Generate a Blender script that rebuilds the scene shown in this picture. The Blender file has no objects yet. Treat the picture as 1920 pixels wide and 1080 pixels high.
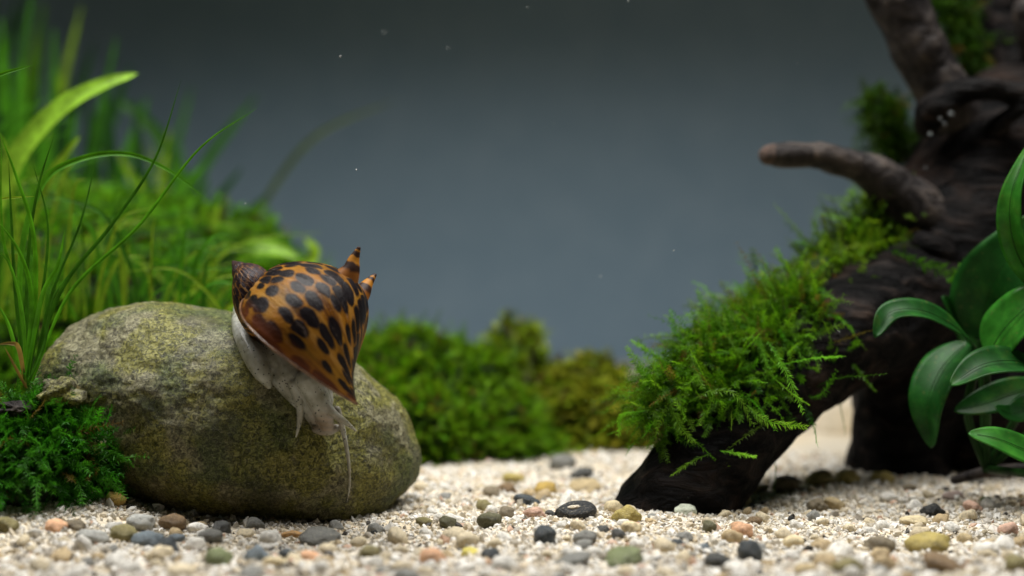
import bpy, bmesh, math, random
import numpy as np
from mathutils import Vector, Matrix, noise as mnoise

# 1 Blender unit = 1 cm
scn = bpy.context.scene
scn.unit_settings.system = 'METRIC'
scn.unit_settings.scale_length = 0.01
COL = scn.collection
rng = np.random.default_rng(7)
random.seed(7)

# ------------------------------------------------------------------ camera
CAMZ = 5.6
CAMY = -30.0
F = 3000.0
PITCH = math.atan(90.0 / F)
cd = bpy.data.cameras.new('camera')
cam = bpy.data.objects.new('camera', cd)
COL.objects.link(cam)
cam.location = (0, CAMY, CAMZ)
cam.rotation_euler = (math.radians(90) - PITCH, 0, 0)
cd.sensor_width = 360.0
cd.lens = 360.0 * F / 1920.0
cd.clip_start = 0.5
cd.clip_end = 500
cd.dof.use_dof = True
cd.dof.focus_distance = 31.4
cd.dof.aperture_fstop = 0.78
scn.camera = cam

# ------------------------------------------------------------------ light
world = bpy.data.worlds.new('World')
scn.world = world
world.use_nodes = True
bg = world.node_tree.nodes['Background']
bg.inputs[0].default_value = (0.75, 0.9, 1.0, 1)
bg.inputs[1].default_value = 0.009
ld = bpy.data.lights.new('aquarium_lamp', 'AREA')
ld.shape = 'RECTANGLE'
ld.size = 46
ld.size_y = 9
ld.energy = 18200
ld.spread = math.radians(133)
ld.color = (1.0, 0.98, 0.94)
lamp = bpy.data.objects.new('aquarium_lamp', ld)
COL.objects.link(lamp)
lamp.location = (0, 4.5, 31)
scn.view_settings.view_transform = 'Standard'
scn.view_settings.look = 'None'
scn.view_settings.exposure = 0.0
scn.view_settings.gamma = 1.0
scn.view_settings.use_curve_mapping = False
scn.cycles.use_denoising = True
scn.cycles.max_bounces = 8

# ------------------------------------------------------------------ helpers
cP, sP = math.cos(PITCH), math.sin(PITCH)


def ray(px, py):
    a, b = (px - 960.0) / F, (540.0 - py) / F
    return np.array([a, cP + b * sP, -sP + b * cP])


def P(px, py, d):
    """world point seen at photo pixel px,py, d cm ahead of the camera"""
    r = ray(px, py)
    return np.array([0, CAMY, CAMZ]) + r * (d / r[1])


def norm(v):
    v = np.asarray(v, float)
    return v / (np.linalg.norm(v, axis=-1, keepdims=True) + 1e-12)


def ground_h(x, y):
    h = 0.55 * np.exp(-(((x + 9.6) / 2.6) ** 2 + ((y - 1.2) / 2.2) ** 2))
    h = h + 0.10 * np.sin(x * 0.55 + 0.6) * np.sin(y * 0.5 + 1.1)
    h = h + 0.05 * np.sin(x * 1.9 + y * 1.3) * np.sin(y * 1.7 - x * .4 + .5)
    h = h + 0.05 * np.exp(-(((x + 5.6) / 3.4) ** 2 + ((y - 1.6) / 1.0) ** 2))
    return h


def G(px, py):
    r = ray(px, py)
    d = 30.0
    for _ in range(30):
        p = np.array([0, CAMY, CAMZ]) + r * (d / r[1])
        h = ground_h(p[0], p[1])
        d = d + (p[2] - h) / max(0.06, -r[2] / r[1]) * 0.7
    return np.array([0, CAMY, CAMZ]) + r * (d / r[1])


def mesh_np(name, V, Fc, mat=None, parent=None, smooth=True, cols=None, uvs=None):
    """Fc: (n,3) or (n,4) int array or list of such arrays"""
    V = np.asarray(V, np.float32).reshape(-1, 3)
    if not isinstance(Fc, (list, tuple)):
        Fc = [Fc]
    Fc = [np.asarray(f, np.int32) for f in Fc if len(f)]
    me = bpy.data.meshes.new(name)
    me.vertices.add(len(V))
    me.vertices.foreach_set('co', V.ravel())
    loops = np.concatenate([f.ravel() for f in Fc])
    tot = np.concatenate([np.full(len(f), f.shape[1], np.int32) for f in Fc])
    start = np.concatenate([[0], np.cumsum(tot)[:-1]]).astype(np.int32)
    me.loops.add(len(loops))
    me.loops.foreach_set('vertex_index', loops)
    me.polygons.add(len(tot))
    me.polygons.foreach_set('loop_start', start)
    me.polygons.foreach_set('loop_total', tot)
    me.polygons.foreach_set('use_smooth', np.full(len(tot), smooth, bool))
    me.update(calc_edges=True)
    if cols is not None:
        c = np.ones((len(V), 4), np.float32)
        c[:, :3] = cols
        a = me.color_attributes.new('Col', 'FLOAT_COLOR', 'POINT')
        a.data.foreach_set('color', c.ravel())
    if uvs is not None:
        u = me.uv_layers.new(name='UVMap')
        u.data.foreach_set('uv', np.asarray(uvs, np.float32)[loops].ravel())
    me.validate()
    return obj(name, me, mat, parent)


def obj(name, me, mat=None, parent=None):
    o = bpy.data.objects.new(name, me)
    COL.objects.link(o)
    if mat is not None and me is not None and not me.materials:
        me.materials.append(mat)
    if parent is not None:
        o.parent = parent
    return o


def tag(o, label=None, cat=None, group=None, kind=None):
    if label:
        o['label'] = label
    if cat:
        o['category'] = cat
    if group:
        o['group'] = group
    if kind:
        o['kind'] = kind
    return o


def thing(name, label, cat, group=None):
    return tag(obj(name, None), label, cat, group)


def catmull(pts, n):
    pts = np.asarray(pts, float)
    if len(pts) == 2:
        t = np.linspace(0, 1, n)[:, None]
        return pts[0] * (1 - t) + pts[1] * t
    p = np.vstack([2 * pts[0] - pts[1], pts, 2 * pts[-1] - pts[-2]])
    out = []
    m = len(pts) - 1
    for u in np.linspace(0, m, n):
        i = min(int(u), m - 1)
        t = u - i
        a, b, c, d = p[i], p[i + 1], p[i + 2], p[i + 3]
        out.append(0.5 * (2 * b + (c - a) * t + (2 * a - 5 * b + 4 * c - d) * t * t + (3 * b - a - 3 * c + d) * t ** 3))
    return np.array(out)


class MB:
    def __init__(self):
        self.V, self.Q, self.T, self.n = [], [], [], 0

    def add(self, V, Q=None, T=None):
        V = np.asarray(V, float)
        self.V.append(V)
        if Q is not None and len(Q):
            self.Q.append(np.asarray(Q) + self.n)
        if T is not None and len(T):
            self.T.append(np.asarray(T) + self.n)
        self.n += len(V)

    def data(self):
        f = []
        if self.Q:
            f.append(np.vstack(self.Q))
        if self.T:
            f.append(np.vstack(self.T))
        return np.vstack(self.V), f

    def build(self, name, mat, parent=None, smooth=True):
        V, f = self.data()
        return mesh_np(name, V, f, mat, parent, smooth)


def add_tube(mb, pts, rad, seg=12, n=24, flat=1.0, flat_dir=None):
    """round-capped tapered tube through pts (k,3) with radii (k)"""
    q = catmull(np.column_stack([np.asarray(pts, float), np.asarray(rad, float)]), n)
    c, r = q[:, :3], np.maximum(q[:, 3], 1e-4)
    tan = norm(np.gradient(c, axis=0))
    # round caps
    k = 4
    pre = [(c[0] - tan[0] * r[0] * math.sin(a), r[0] * math.cos(a), tan[0]) for a in np.linspace(math.pi / 2 * .97, 0.25, k)]
    post = [(c[-1] + tan[-1] * r[-1] * math.sin(a), r[-1] * math.cos(a), tan[-1]) for a in np.linspace(0.25, math.pi / 2 * .97, k)]
    cc = np.array([p[0] for p in pre] + list(c) + [p[0] for p in post])
    rr = np.array([p[1] for p in pre] + list(r) + [p[1] for p in post])
    tt = np.array([p[2] for p in pre] + list(tan) + [p[2] for p in post])
    ref = np.array([0.13, 0.97, 0.2]) if flat_dir is None else np.asarray(flat_dir, float)
    s = norm(np.cross(tt, ref))
    b = norm(np.cross(s, tt))
    ang = np.linspace(0, 2 * math.pi, seg, endpoint=False)
    V = cc[:, None] + rr[:, None, None] * (np.cos(ang)[None, :, None] * s[:, None] + flat * np.sin(ang)[None, :, None] * b[:, None])
    m = len(cc)
    i, j = np.meshgrid(np.arange(m - 1), np.arange(seg), indexing='ij')
    a0 = i * seg + j
    a1 = i * seg + (j + 1) % seg
    Q = np.stack([a0, a1, a1 + seg, a0 + seg], -1).reshape(-1, 4)
    V = V.reshape(-1, 3)
    V = np.vstack([V, cc[0], cc[-1]])
    jj = np.arange(seg)
    T = np.vstack([np.stack([np.full(seg, m * seg), (jj + 1) % seg, jj], -1),
                   np.stack([np.full(seg, m * seg + 1), (m - 1) * seg + jj, (m - 1) * seg + (jj + 1) % seg], -1)])
    mb.add(V, Q, T)


def remesh(mb, voxel, smooth_it=4, disp=None):
    V, f = mb.data()
    o = mesh_np('temp', V, f)
    m = o.modifiers.new('r', 'REMESH')
    m.mode = 'VOXEL'
    m.voxel_size = voxel
    if smooth_it:
        s = o.modifiers.new('s', 'SMOOTH')
        s.factor = 0.5
        s.iterations = smooth_it
    dg = bpy.context.evaluated_depsgraph_get()
    dg.update()
    me = bpy.data.meshes.new_from_object(o.evaluated_get(dg))
    old = o.data
    bpy.data.objects.remove(o)
    bpy.data.meshes.remove(old)
    if disp is not None:
        nv = len(me.vertices)
        co = np.empty(nv * 3, np.float32)
        me.vertices.foreach_get('co', co)
        no = np.empty(nv * 3, np.float32)
        me.vertices.foreach_get('normal', no)
        co = co.reshape(-1, 3)
        no = no.reshape(-1, 3)
        dd = np.array([disp(Vector(c)) for c in co], np.float32)
        co = co + no * dd[:, None]
        me.vertices.foreach_set('co', co.ravel())
        me.update()
    me.polygons.foreach_set('use_smooth', np.ones(len(me.polygons), bool))
    me.materials.clear()
    return me


# ------------------------------------------------------------------ node helpers
def mat_new(name):
    m = bpy.data.materials.new(name)
    m.use_nodes = True
    nt = m.node_tree
    b = nt.nodes['Principled BSDF']
    return m, nt, b


def N(nt, typ, **kw):
    n = nt.nodes.new(typ)
    for k, v in kw.items():
        if k.startswith('i_'):
            key = k[2:]
            n.inputs[int(key) if key.isdigit() else key.replace('_', ' ')].default_value = v
        else:
            setattr(n, k, v)
    return n


def L(nt, a, b):
    nt.links.new(a, b)


def noise_n(nt, vec, scale, detail=4, rough=0.55, dist=0.0):
    n = N(nt, 'ShaderNodeTexNoise')
    n.inputs['Scale'].default_value = scale
    n.inputs['Detail'].default_value = detail
    n.inputs['Roughness'].default_value = rough
    n.inputs['Distortion'].default_value = dist
    if vec is not None:
        L(nt, vec, n.inputs['Vector'])
    return n.outputs['Fac']


def ramp(nt, fac, stops):
    r = N(nt, 'ShaderNodeValToRGB')
    e = r.color_ramp.elements
    while len(e) < len(stops):
        e.new(0.5)
    for k, (p, c) in enumerate(stops):
        e[k].position = p
        e[k].color = (c[0], c[1], c[2], 1) if not isinstance(c, (int, float)) else (c, c, c, 1)
    if fac is not None:
        L(nt, fac, r.inputs[0])
    return r.outputs[0]


def mix(nt, fac, a, b, mode='MIX'):
    m = N(nt, 'ShaderNodeMix', data_type='RGBA', blend_type=mode)
    if isinstance(fac, (int, float)):
        m.inputs[0].default_value = fac
    else:
        L(nt, fac, m.inputs[0])
    for s, x in ((6, a), (7, b)):
        if isinstance(x, (tuple, list)):
            m.inputs[s].default_value = (x[0], x[1], x[2], 1)
        else:
            L(nt, x, m.inputs[s])
    return m.outputs[2]


def bump(nt, h, dist, strength=1.0, nrm=None):
    b = N(nt, 'ShaderNodeBump')
    b.inputs['Strength'].default_value = strength
    b.inputs['Distance'].default_value = dist
    L(nt, h, b.inputs['Height'])
    if nrm is not None:
        L(nt, nrm, b.inputs['Normal'])
    return b.outputs[0]


def objco(nt):
    return N(nt, 'ShaderNodeTexCoord').outputs['Object']


def leaf_material(name, use_attr=True, color=(0.05, 0.2, 0.02), trans=0.45, rough=0.45, spec=0.3, var=None, spots=False):
    m, nt, b = mat_new(name)
    if use_attr:
        c = N(nt, 'ShaderNodeAttribute', attribute_name='Col').outputs['Color']
    else:
        co = objco(nt)
        f = noise_n(nt, co, 2.5, 5)
        d = tuple(x * 0.55 for x in color)
        l = var or tuple(min(1, x * 1.5) for x in color)
        c = ramp(nt, f, [(0.3, d), (0.55, color), (0.75, l)])
        if spots:
            c = mix(nt, ramp(nt, noise_n(nt, co, 9, 5, .7), [(.6, 0.0), (.68, .55)]), c, (.10, .12, .03))
            c = mix(nt, ramp(nt, noise_n(nt, co, 1.2, 3, .6), [(.55, 0.0), (.75, .35)]), c, (.09, .14, .015))
    L(nt, c, b.inputs['Base Color'])
    b.inputs['Roughness'].default_value = rough
    b.inputs['Specular IOR Level'].default_value = spec
    t = N(nt, 'ShaderNodeBsdfTranslucent')
    L(nt, mix(nt, 1.0, c, (1.25, 1.2, 0.6), 'MULTIPLY'), t.inputs[0])
    ms = N(nt, 'ShaderNodeMixShader')
    ms.inputs[0].default_value = trans
    L(nt, b.outputs[0], ms.inputs[1])
    L(nt, t.outputs[0], ms.inputs[2])
    L(nt, ms.outputs[0], nt.nodes['Material Output'].inputs[0])
    return m


# ------------------------------------------------------------------ materials
def make_sand_mat():
    m, nt, b = mat_new('sand')
    co = objco(nt)
    f1 = noise_n(nt, co, 14, 4, .6)
    f2 = noise_n(nt, co, 0.5, 3, .5)
    c = ramp(nt, f1, [(0.3, (.38, .32, .22)), (0.5, (.62, .55, .43)), (0.7, (.74, .69, .59))])
    c = mix(nt, ramp(nt, f2, [(.45, 0.0), (.7, .5)]), c, (.62, .48, .26), 'MIX')
    L(nt, c, b.inputs['Base Color'])
    b.inputs['Roughness'].default_value = .8
    v = N(nt, 'ShaderNodeTexVoronoi')
    v.inputs['Scale'].default_value = 11
    L(nt, co, v.inputs['Vector'])
    L(nt, bump(nt, v.outputs['Distance'], .06, .8), b.inputs['Normal'])
    return m


def make_grain_mat():
    m, nt, b = mat_new('grain')
    c = N(nt, 'ShaderNodeAttribute', attribute_name='Col').outputs['Color']
    co = objco(nt)
    f = noise_n(nt, co, 18, 2)
    L(nt, mix(nt, .35, c, ramp(nt, f, [(.3, (.5, .44, .34)), (.7, (1, 1, 1))]), 'MULTIPLY'), b.inputs['Base Color'])
    b.inputs['Roughness'].default_value = .42
    b.inputs['Specular IOR Level'].default_value = .2
    return m


def make_pebble_mat():
    m, nt, b = mat_new('pebble')
    oi = N(nt, 'ShaderNodeObjectInfo')
    co = objco(nt)
    va = N(nt, 'ShaderNodeVectorMath', operation='ADD')
    L(nt, co, va.inputs[0])
    vs = N(nt, 'ShaderNodeVectorMath', operation='SCALE')
    vs.inputs[0].default_value = (31, 17, 53)
    L(nt, oi.outputs['Random'], vs.inputs['Scale'])
    L(nt, vs.outputs[0], va.inputs[1])
    f1 = noise_n(nt, va.outputs[0], 1.8, 6, .7, .6)
    f2 = noise_n(nt, va.outputs[0], 9, 3, .6)
    c = mix(nt, 1.0, oi.outputs['Color'], ramp(nt, f1, [(.3, .5), (.5, 1.0), (.7, 1.3)]), 'MULTIPLY')
    c = mix(nt, ramp(nt, f2, [(.58, 0.0), (.72, .45)]), c, (.62, .56, .42))
    c = mix(nt, ramp(nt, f2, [(.25, .6), (.38, 0.0)]), c, (.05, .045, .035))
    L(nt, c, b.inputs['Base Color'])
    L(nt, ramp(nt, f1, [(.3, .25), (.7, .55)]), b.inputs['Roughness'])
    b.inputs['Specular IOR Level'].default_value = .25
    L(nt, bump(nt, f2, .10, .5), b.inputs['Normal'])
    return m


def make_stone_mat():
    m, nt, b = mat_new('algae_stone')
    co = objco(nt)
    fine = noise_n(nt, co, 11, 6, .75, 1.2)
    fine2 = noise_n(nt, co, 26, 4, .65, 2.0)
    mid = noise_n(nt, co, 1.1, 5, .6, .3)
    mid2 = noise_n(nt, N(nt, 'ShaderNodeMapping', i_Location=(5, 3, 9)).outputs[0], 1.0, 2)
    mp = N(nt, 'ShaderNodeMapping')
    mp.inputs['Location'].default_value = (7.3, 2.1, 4.4)
    L(nt, co, mp.inputs['Vector'])
    big = noise_n(nt, mp.outputs[0], .55, 4, .55, .4)
    # base mineral: grey-tan
    base = ramp(nt, fine, [(.39, (.06, .056, .038)), (.47, (.22, .21, .14)), (.54, (.42, .40, .28)), (.62, (.72, .70, .56))])
    algae = ramp(nt, fine, [(.39, (.035, .04, .008)), (.47, (.17, .175, .03)), (.54, (.38, .37, .075)), (.62, (.66, .64, .26))])
    c = mix(nt, ramp(nt, mid, [(.44, 0.0), (.54, 1.0)]), base, algae)
    green = ramp(nt, fine, [(.4, (.015, .028, .008)), (.5, (.06, .11, .025)), (.6, (.24, .32, .11))])
    c = mix(nt, ramp(nt, big, [(.52, 0.0), (.62, .8)]), c, green)
    # dark circular stains
    vor = N(nt, 'ShaderNodeTexVoronoi')
    vor.inputs['Scale'].default_value = .62
    vor.inputs['Randomness'].default_value = 1.0
    dis = N(nt, 'ShaderNodeVectorMath', operation='ADD')
    nz = N(nt, 'ShaderNodeTexNoise')
    nz.inputs['Scale'].default_value = 2.5
    L(nt, co, nz.inputs['Vector'])
    sc = N(nt, 'ShaderNodeVectorMath', operation='SCALE')
    sc.inputs['Scale'].default_value = .6
    L(nt, nz.outputs['Color'], sc.inputs[0])
    L(nt, co, dis.inputs[0])
    L(nt, sc.outputs[0], dis.inputs[1])
    L(nt, dis.outputs[0], vor.inputs['Vector'])
    st = ramp(nt, vor.outputs['Distance'], [(.24, .75), (.38, 0.0)])
    c = mix(nt, st, c, mix(nt, .5, c, (.03, .028, .018)))
    # tan mineral band near the buried foot of the stone
    sx = N(nt, 'ShaderNodeSeparateXYZ')
    L(nt, co, sx.inputs[0])
    ad = N(nt, 'ShaderNodeMath', operation='MULTIPLY_ADD')
    L(nt, mid, ad.inputs[0])
    ad.inputs[1].default_value = 1.6
    L(nt, sx.outputs['Z'], ad.inputs[2])
    tanb = ramp(nt, fine, [(.4, (.09, .065, .025)), (.5, (.27, .20, .085)), (.6, (.50, .40, .2))])
    mr = N(nt, 'ShaderNodeMapRange')
    mr.inputs['From Min'].default_value = -.9
    mr.inputs['From Max'].default_value = .1
    mr.inputs['To Min'].default_value = .8
    mr.inputs['To Max'].default_value = 0
    L(nt, ad.outputs[0], mr.inputs['Value'])
    c = mix(nt, mr.outputs[0], c, tanb)
    # pale sparkly flecks
    c = mix(nt, ramp(nt, fine2, [(.6, 0.0), (.66, .85)]), c, (.75, .73, .6))
    c = mix(nt, 1.0, c, (.86, .84, .66), 'MULTIPLY')
    L(nt, c, b.inputs['Base Color'])
    L(nt, ramp(nt, fine2, [(.4, .6), (.7, .28)]), b.inputs['Roughness'])
    b.inputs['Specular IOR Level'].default_value = .5
    n1 = bump(nt, fine, .34, 1.0)
    L(nt, bump(nt, fine2, .09, 1.0, n1), b.inputs['Normal'])
    return m


def make_wood_mat():
    m, nt, b = mat_new('driftwood')
    co = objco(nt)
    mp = N(nt, 'ShaderNodeMapping')
    mp.inputs['Rotation'].default_value = (0, math.radians(40), 0)
    mp.inputs['Scale'].default_value = (.35, 1.6, 1.6)
    L(nt, co, mp.inputs['Vector'])
    f = noise_n(nt, mp.outputs[0], 1.6, 6, .62, .8)
    g = noise_n(nt, co, .5, 4, .6)
    h = noise_n(nt, co, 14, 3, .6)
    c = ramp(nt, f, [(.38, (.0022, .0022, .0024)), (.5, (.006, .0055, .0055)), (.6, (.015, .012, .011)), (.74, (.05, .034, .026))])
    c = mix(nt, ramp(nt, g, [(.54, 0.0), (.7, .6)]), c, (.03, .018, .013))
    c = mix(nt, ramp(nt, h, [(.66, 0.0), (.78, .3)]), c, (.10, .10, .095))
    L(nt, c, b.inputs['Base Color'])
    b.inputs['Roughness'].default_value = .5
    b.inputs['Specular IOR Level'].default_value = .03
    n1 = bump(nt, f, .3, 1.0)
    L(nt, bump(nt, h, .03, .6, n1), b.inputs['Normal'])
    return m


def make_bare_wood_mat():
    m, nt, b = mat_new('weathered_wood')
    co = objco(nt)
    mp = N(nt, 'ShaderNodeMapping')
    mp.inputs['Scale'].default_value = (.7, 1.0, .8)
    L(nt, co, mp.inputs['Vector'])
    f = noise_n(nt, mp.outputs[0], 2.0, 6, .6, .6)
    c = ramp(nt, f, [(.36, (.008, .007, .007)), (.5, (.028, .024, .023)), (.62, (.06, .049, .042)), (.75, (.13, .09, .065))])
    L(nt, c, b.inputs['Base Color'])
    b.inputs['Roughness'].default_value = .5
    b.inputs['Specular IOR Level'].default_value = .07
    L(nt, bump(nt, f, .2, .9), b.inputs['Normal'])
    return m


def make_shell_mat():
    m, nt, b = mat_new('shell')
    uv = N(nt, 'ShaderNodeUVMap', uv_map='UVMap').outputs[0]
    co = objco(nt)
    # uv.x : turns ; uv.y : 0 at suture .. 1 at anterior end
    nz = N(nt, 'ShaderNodeTexNoise')
    nz.inputs['Scale'].default_value = 3.0
    nz.inputs['Detail'].default_value = 2
    L(nt, co, nz.inputs['Vector'])
    sub = N(nt, 'ShaderNodeVectorMath', operation='SUBTRACT')
    L(nt, nz.outputs['Color'], sub.inputs[0])
    sub.inputs[1].default_value = (.5, .5, .5)
    sc = N(nt, 'ShaderNodeVectorMath', operation='MULTIPLY')
    L(nt, sub.outputs[0], sc.inputs[0])
    sc.inputs[1].default_value = (.42, .42, 0)
    mp = N(nt, 'ShaderNodeMapping')
    mp.inputs['Scale'].default_value = (36, 7.6, 1)
    mp.inputs['Rotation'].default_value = (0, 0, math.radians(-14))
    L(nt, uv, mp.inputs['Vector'])
    ad = N(nt, 'ShaderNodeVectorMath', operation='ADD')
    L(nt, mp.outputs[0], ad.inputs[0])
    L(nt, sc.outputs[0], ad.inputs[1])
    v = N(nt, 'ShaderNodeTexVoronoi', voronoi_dimensions='2D')
    v.inputs['Scale'].default_value = 1.0
    v.inputs['Randomness'].default_value = .48
    L(nt, ad.outputs[0], v.inputs['Vector'])
    # size variation per cell
    szm = N(nt, 'ShaderNodeSeparateColor')
    L(nt, v.outputs['Color'], szm.inputs[0])
    th = N(nt, 'ShaderNodeMath', operation='MULTIPLY_ADD')
    L(nt, szm.outputs[0], th.inputs[0])
    th.inputs[1].default_value = .30
    th.inputs[2].default_value = .33
    sb = N(nt, 'ShaderNodeMath', operation='SUBTRACT')
    L(nt, th.outputs[0], sb.inputs[0])
    L(nt, v.outputs['Distance'], sb.inputs[1])
    spot = N(nt, 'ShaderNodeMapRange')
    spot.inputs['From Min'].default_value = -.06
    spot.inputs['From Max'].default_value = .07
    L(nt, sb.outputs[0], spot.inputs['Value'])
    # ground colour: orange / ochre with axial growth streaks
    mp2 = N(nt, 'ShaderNodeMapping')
    mp2.inputs['Scale'].default_value = (34, 2.2, 1)
    L(nt, uv, mp2.inputs['Vector'])
    st = noise_n(nt, mp2.outputs[0], 1.0, 4, .6, .4)
    pa = noise_n(nt, co, 1.3, 3, .6)
    org = ramp(nt, st, [(.32, (.035, .012, .003)), (.43, (.10, .035, .004)), (.55, (.22, .09, .007)), (.70, (.32, .17, .05))])
    org = mix(nt, ramp(nt, pa, [(.4, 0.0), (.65, .55)]), org, (.24, .13, .010))
    c = mix(nt, spot.outputs[0], org, (.006, .004, .005))
    scuff = noise_n(nt, mp2.outputs[0], 2.3, 6, .8, .5)
    c = mix(nt, ramp(nt, scuff, [(.58, 0.0), (.70, .38)]), c, (.30, .23, .20))
    # darker toward the lip edge and spire is pattern of the shell itself
    sx = N(nt, 'ShaderNodeSeparateXYZ')
    L(nt, uv, sx.inputs[0])
    dk = N(nt, 'ShaderNodeMapRange')
    dk.inputs['From Min'].default_value = -.035
    dk.inputs['From Max'].default_value = 0
    dk.inputs['To Max'].default_value = .75
    L(nt, sx.outputs['X'], dk.inputs['Value'])
    c = mix(nt, dk.outputs[0], c, (.14, .035, .008))
    sp = N(nt, 'ShaderNodeMapRange')
    sp.inputs['From Min'].default_value = -.75
    sp.inputs['From Max'].default_value = -1.1
    sp.inputs['To Max'].default_value = .72
    L(nt, sx.outputs['X'], sp.inputs['Value'])
    c = mix(nt, sp.outputs[0], c, (.025, .014, .018))
    L(nt, c, b.inputs['Base Color'])
    L(nt, ramp(nt, pa, [(.35, .34), (.65, .52)]), b.inputs['Roughness'])
    b.inputs['Specular IOR Level'].default_value = .12
    n1 = bump(nt, st, .06, .6)
    L(nt, bump(nt, noise_n(nt, co, 16, 4, .65), .02, .6, n1), b.inputs['Normal'])
    return m


def make_spike_mat():
    m, nt, b = mat_new('spike')
    uv = N(nt, 'ShaderNodeUVMap', uv_map='UVMap').outputs[0]
    sx = N(nt, 'ShaderNodeSeparateXYZ')
    L(nt, uv, sx.inputs[0])
    f = noise_n(nt, objco(nt), 7, 2)
    ad = N(nt, 'ShaderNodeMath', operation='MULTIPLY_ADD')
    L(nt, f, ad.inputs[0])
    ad.inputs[1].default_value = .22
    L(nt, sx.outputs['Y'], ad.inputs[2])
    o, k, w = (.32, .13, .012), (.025, .010, .006), (.16, .06, .012)
    r = ramp(nt, ad.outputs[0], [(.0, w), (.22, (.2, .07, .01)), (.34, k), (.52, k), (.58, o), (.74, o), (.79, k), (.9, k), (.95, o), (1.0, k)])
    L(nt, r, b.inputs['Base Color'])
    b.inputs['Roughness'].default_value = .5
    b.inputs['Specular IOR Level'].default_value = .15
    return m


def make_flesh_mat():
    m, nt, b = mat_new('snail_flesh')
    co = objco(nt)
    v = N(nt, 'ShaderNodeTexVoronoi')
    v.inputs['Scale'].default_value = 13
    L(nt, co, v.inputs['Vector'])
    f = noise_n(nt, co, 2.2, 3)
    c = ramp(nt, f, [(.35, (.18, .175, .13)), (.6, (.34, .345, .31))])
    gate = noise_n(nt, co, 3.0, 2)
    dots = ramp(nt, v.outputs['Distance'], [(.17, 1.0), (.26, 0.0)])
    dm = N(nt, 'ShaderNodeMath', operation='MULTIPLY')
    L(nt, dots, dm.inputs[0])
    L(nt, ramp(nt, gate, [(.42, 0.0), (.5, 1.0)]), dm.inputs[1])
    c = mix(nt, dm.outputs[0], c, (.03, .028, .025))
    at = N(nt, 'ShaderNodeAttribute', attribute_name='Col').outputs['Color']
    c = mix(nt, 1.0, c, at, 'MULTIPLY')
    L(nt, c, b.inputs['Base Color'])
    b.inputs['Roughness'].default_value = .32
    b.inputs['Specular IOR Level'].default_value = .3
    b.inputs['Subsurface Weight'].default_value = .5
    b.inputs['Subsurface Radius'].default_value = (.25, .2, .14)
    b.inputs['Subsurface Scale'].default_value = .4
    L(nt, bump(nt, noise_n(nt, co, 14, 3), .025, .5), b.inputs['Normal'])
    return m


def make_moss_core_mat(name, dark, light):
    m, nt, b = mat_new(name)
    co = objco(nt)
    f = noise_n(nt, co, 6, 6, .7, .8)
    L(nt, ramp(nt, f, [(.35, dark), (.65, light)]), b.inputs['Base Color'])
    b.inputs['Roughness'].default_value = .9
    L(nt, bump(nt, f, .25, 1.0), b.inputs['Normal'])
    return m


def make_wall_mat():
    m, nt, b = mat_new('tank_back_panel')
    co = objco(nt)
    f = noise_n(nt, co, .5, 5, .6)
    g = noise_n(nt, co, 9, 3, .6)
    c = ramp(nt, f, [(.3, (.23, .34, .45)), (.7, (.27, .38, .49))])
    c = mix(nt, .12, c, ramp(nt, g, [(.4, .3), (.6, .8)]), 'MULTIPLY')
    L(nt, c, b.inputs['Base Color'])
    b.inputs['Roughness'].default_value = .75
    b.inputs['Specular IOR Level'].default_value = .2
    return m


SAND, GRAIN, PEB, STONE = make_sand_mat(), make_grain_mat(), make_pebble_mat(), make_stone_mat()
WOOD, BARE, SHELL, SPIKE, FLESH = make_wood_mat(), make_bare_wood_mat(), make_shell_mat(), make_spike_mat(), make_flesh_mat()
WALL = make_wall_mat()
MOSS = leaf_material('moss_leaf', True, trans=.42, rough=.4, spec=.1)
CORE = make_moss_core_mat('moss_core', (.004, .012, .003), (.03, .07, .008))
COREY = make_moss_core_mat('yellow_moss_core', (.03, .035, .006), (.20, .20, .02))
ROCK = make_moss_core_mat('mossy_rock', (.03, .026, .016), (.20, .18, .09))

# ------------------------------------------------------------------ setting
# back panel
wv = [(-70, 42, -3), (70, 42, -3), (70, 42, 60), (-70, 42, 60)]
wo = mesh_np('back_wall', wv, np.array([[0, 1, 2, 3]]), WALL, smooth=False)
tag(wo, kind='structure')

# sand sheet
nx, ny = 360, 260
xs = np.concatenate([np.linspace(-70, -14, 40, endpoint=False), np.linspace(-14, 14, nx - 80), np.linspace(14.2, 70, 40)])
ys = np.concatenate([np.linspace(-12, 10, 200), np.linspace(10.3, 42, 60)])
nx, ny = len(xs), len(ys)
X, Y = np.meshgrid(xs, ys, indexing='ij')
Z = ground_h(X, Y)
Z = Z + 0.015 * rng.standard_normal(Z.shape)
i, j = np.meshgrid(np.arange(nx - 1), np.arange(ny - 1), indexing='ij')
a0 = i * ny + j
so = mesh_np('sand_bed', np.stack([X, Y, Z], -1).reshape(-1, 3), np.stack([a0, a0 + ny, a0 + ny + 1, a0 + 1], -1).reshape(-1, 4), SAND)
tag(so, kind='structure')

# ------------------------------------------------------------------ big stone
SC = P(425, 795, 33.6)
SA, SB, SCc = 4.12, 2.55, 2.36
TILT = math.radians(16)
e1 = np.array([math.cos(TILT), 0, -math.sin(TILT)])
e3 = np.array([math.sin(TILT), 0, math.cos(TILT)])
e2 = np.array([0, 1.0, 0])


def stone_disp(u):
    p = Vector(u) * 1.0
    q = Vector((u[0] * SA, u[1] * SB, u[2] * SCc))
    return 0.045 * mnoise.noise(p * 2.1 + Vector((3, 1, 7))) + 0.020 * mnoise.fractal(q * 1.3, 1.0, 2.0, 4) + 0.006 * mnoise.noise(q * 6.0) - .014 * max(0.0, 1 - mnoise.voronoi(q * 1.1 + mnoise.noise_vector(q * 2) * .3)[0][0] / .32)


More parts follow.
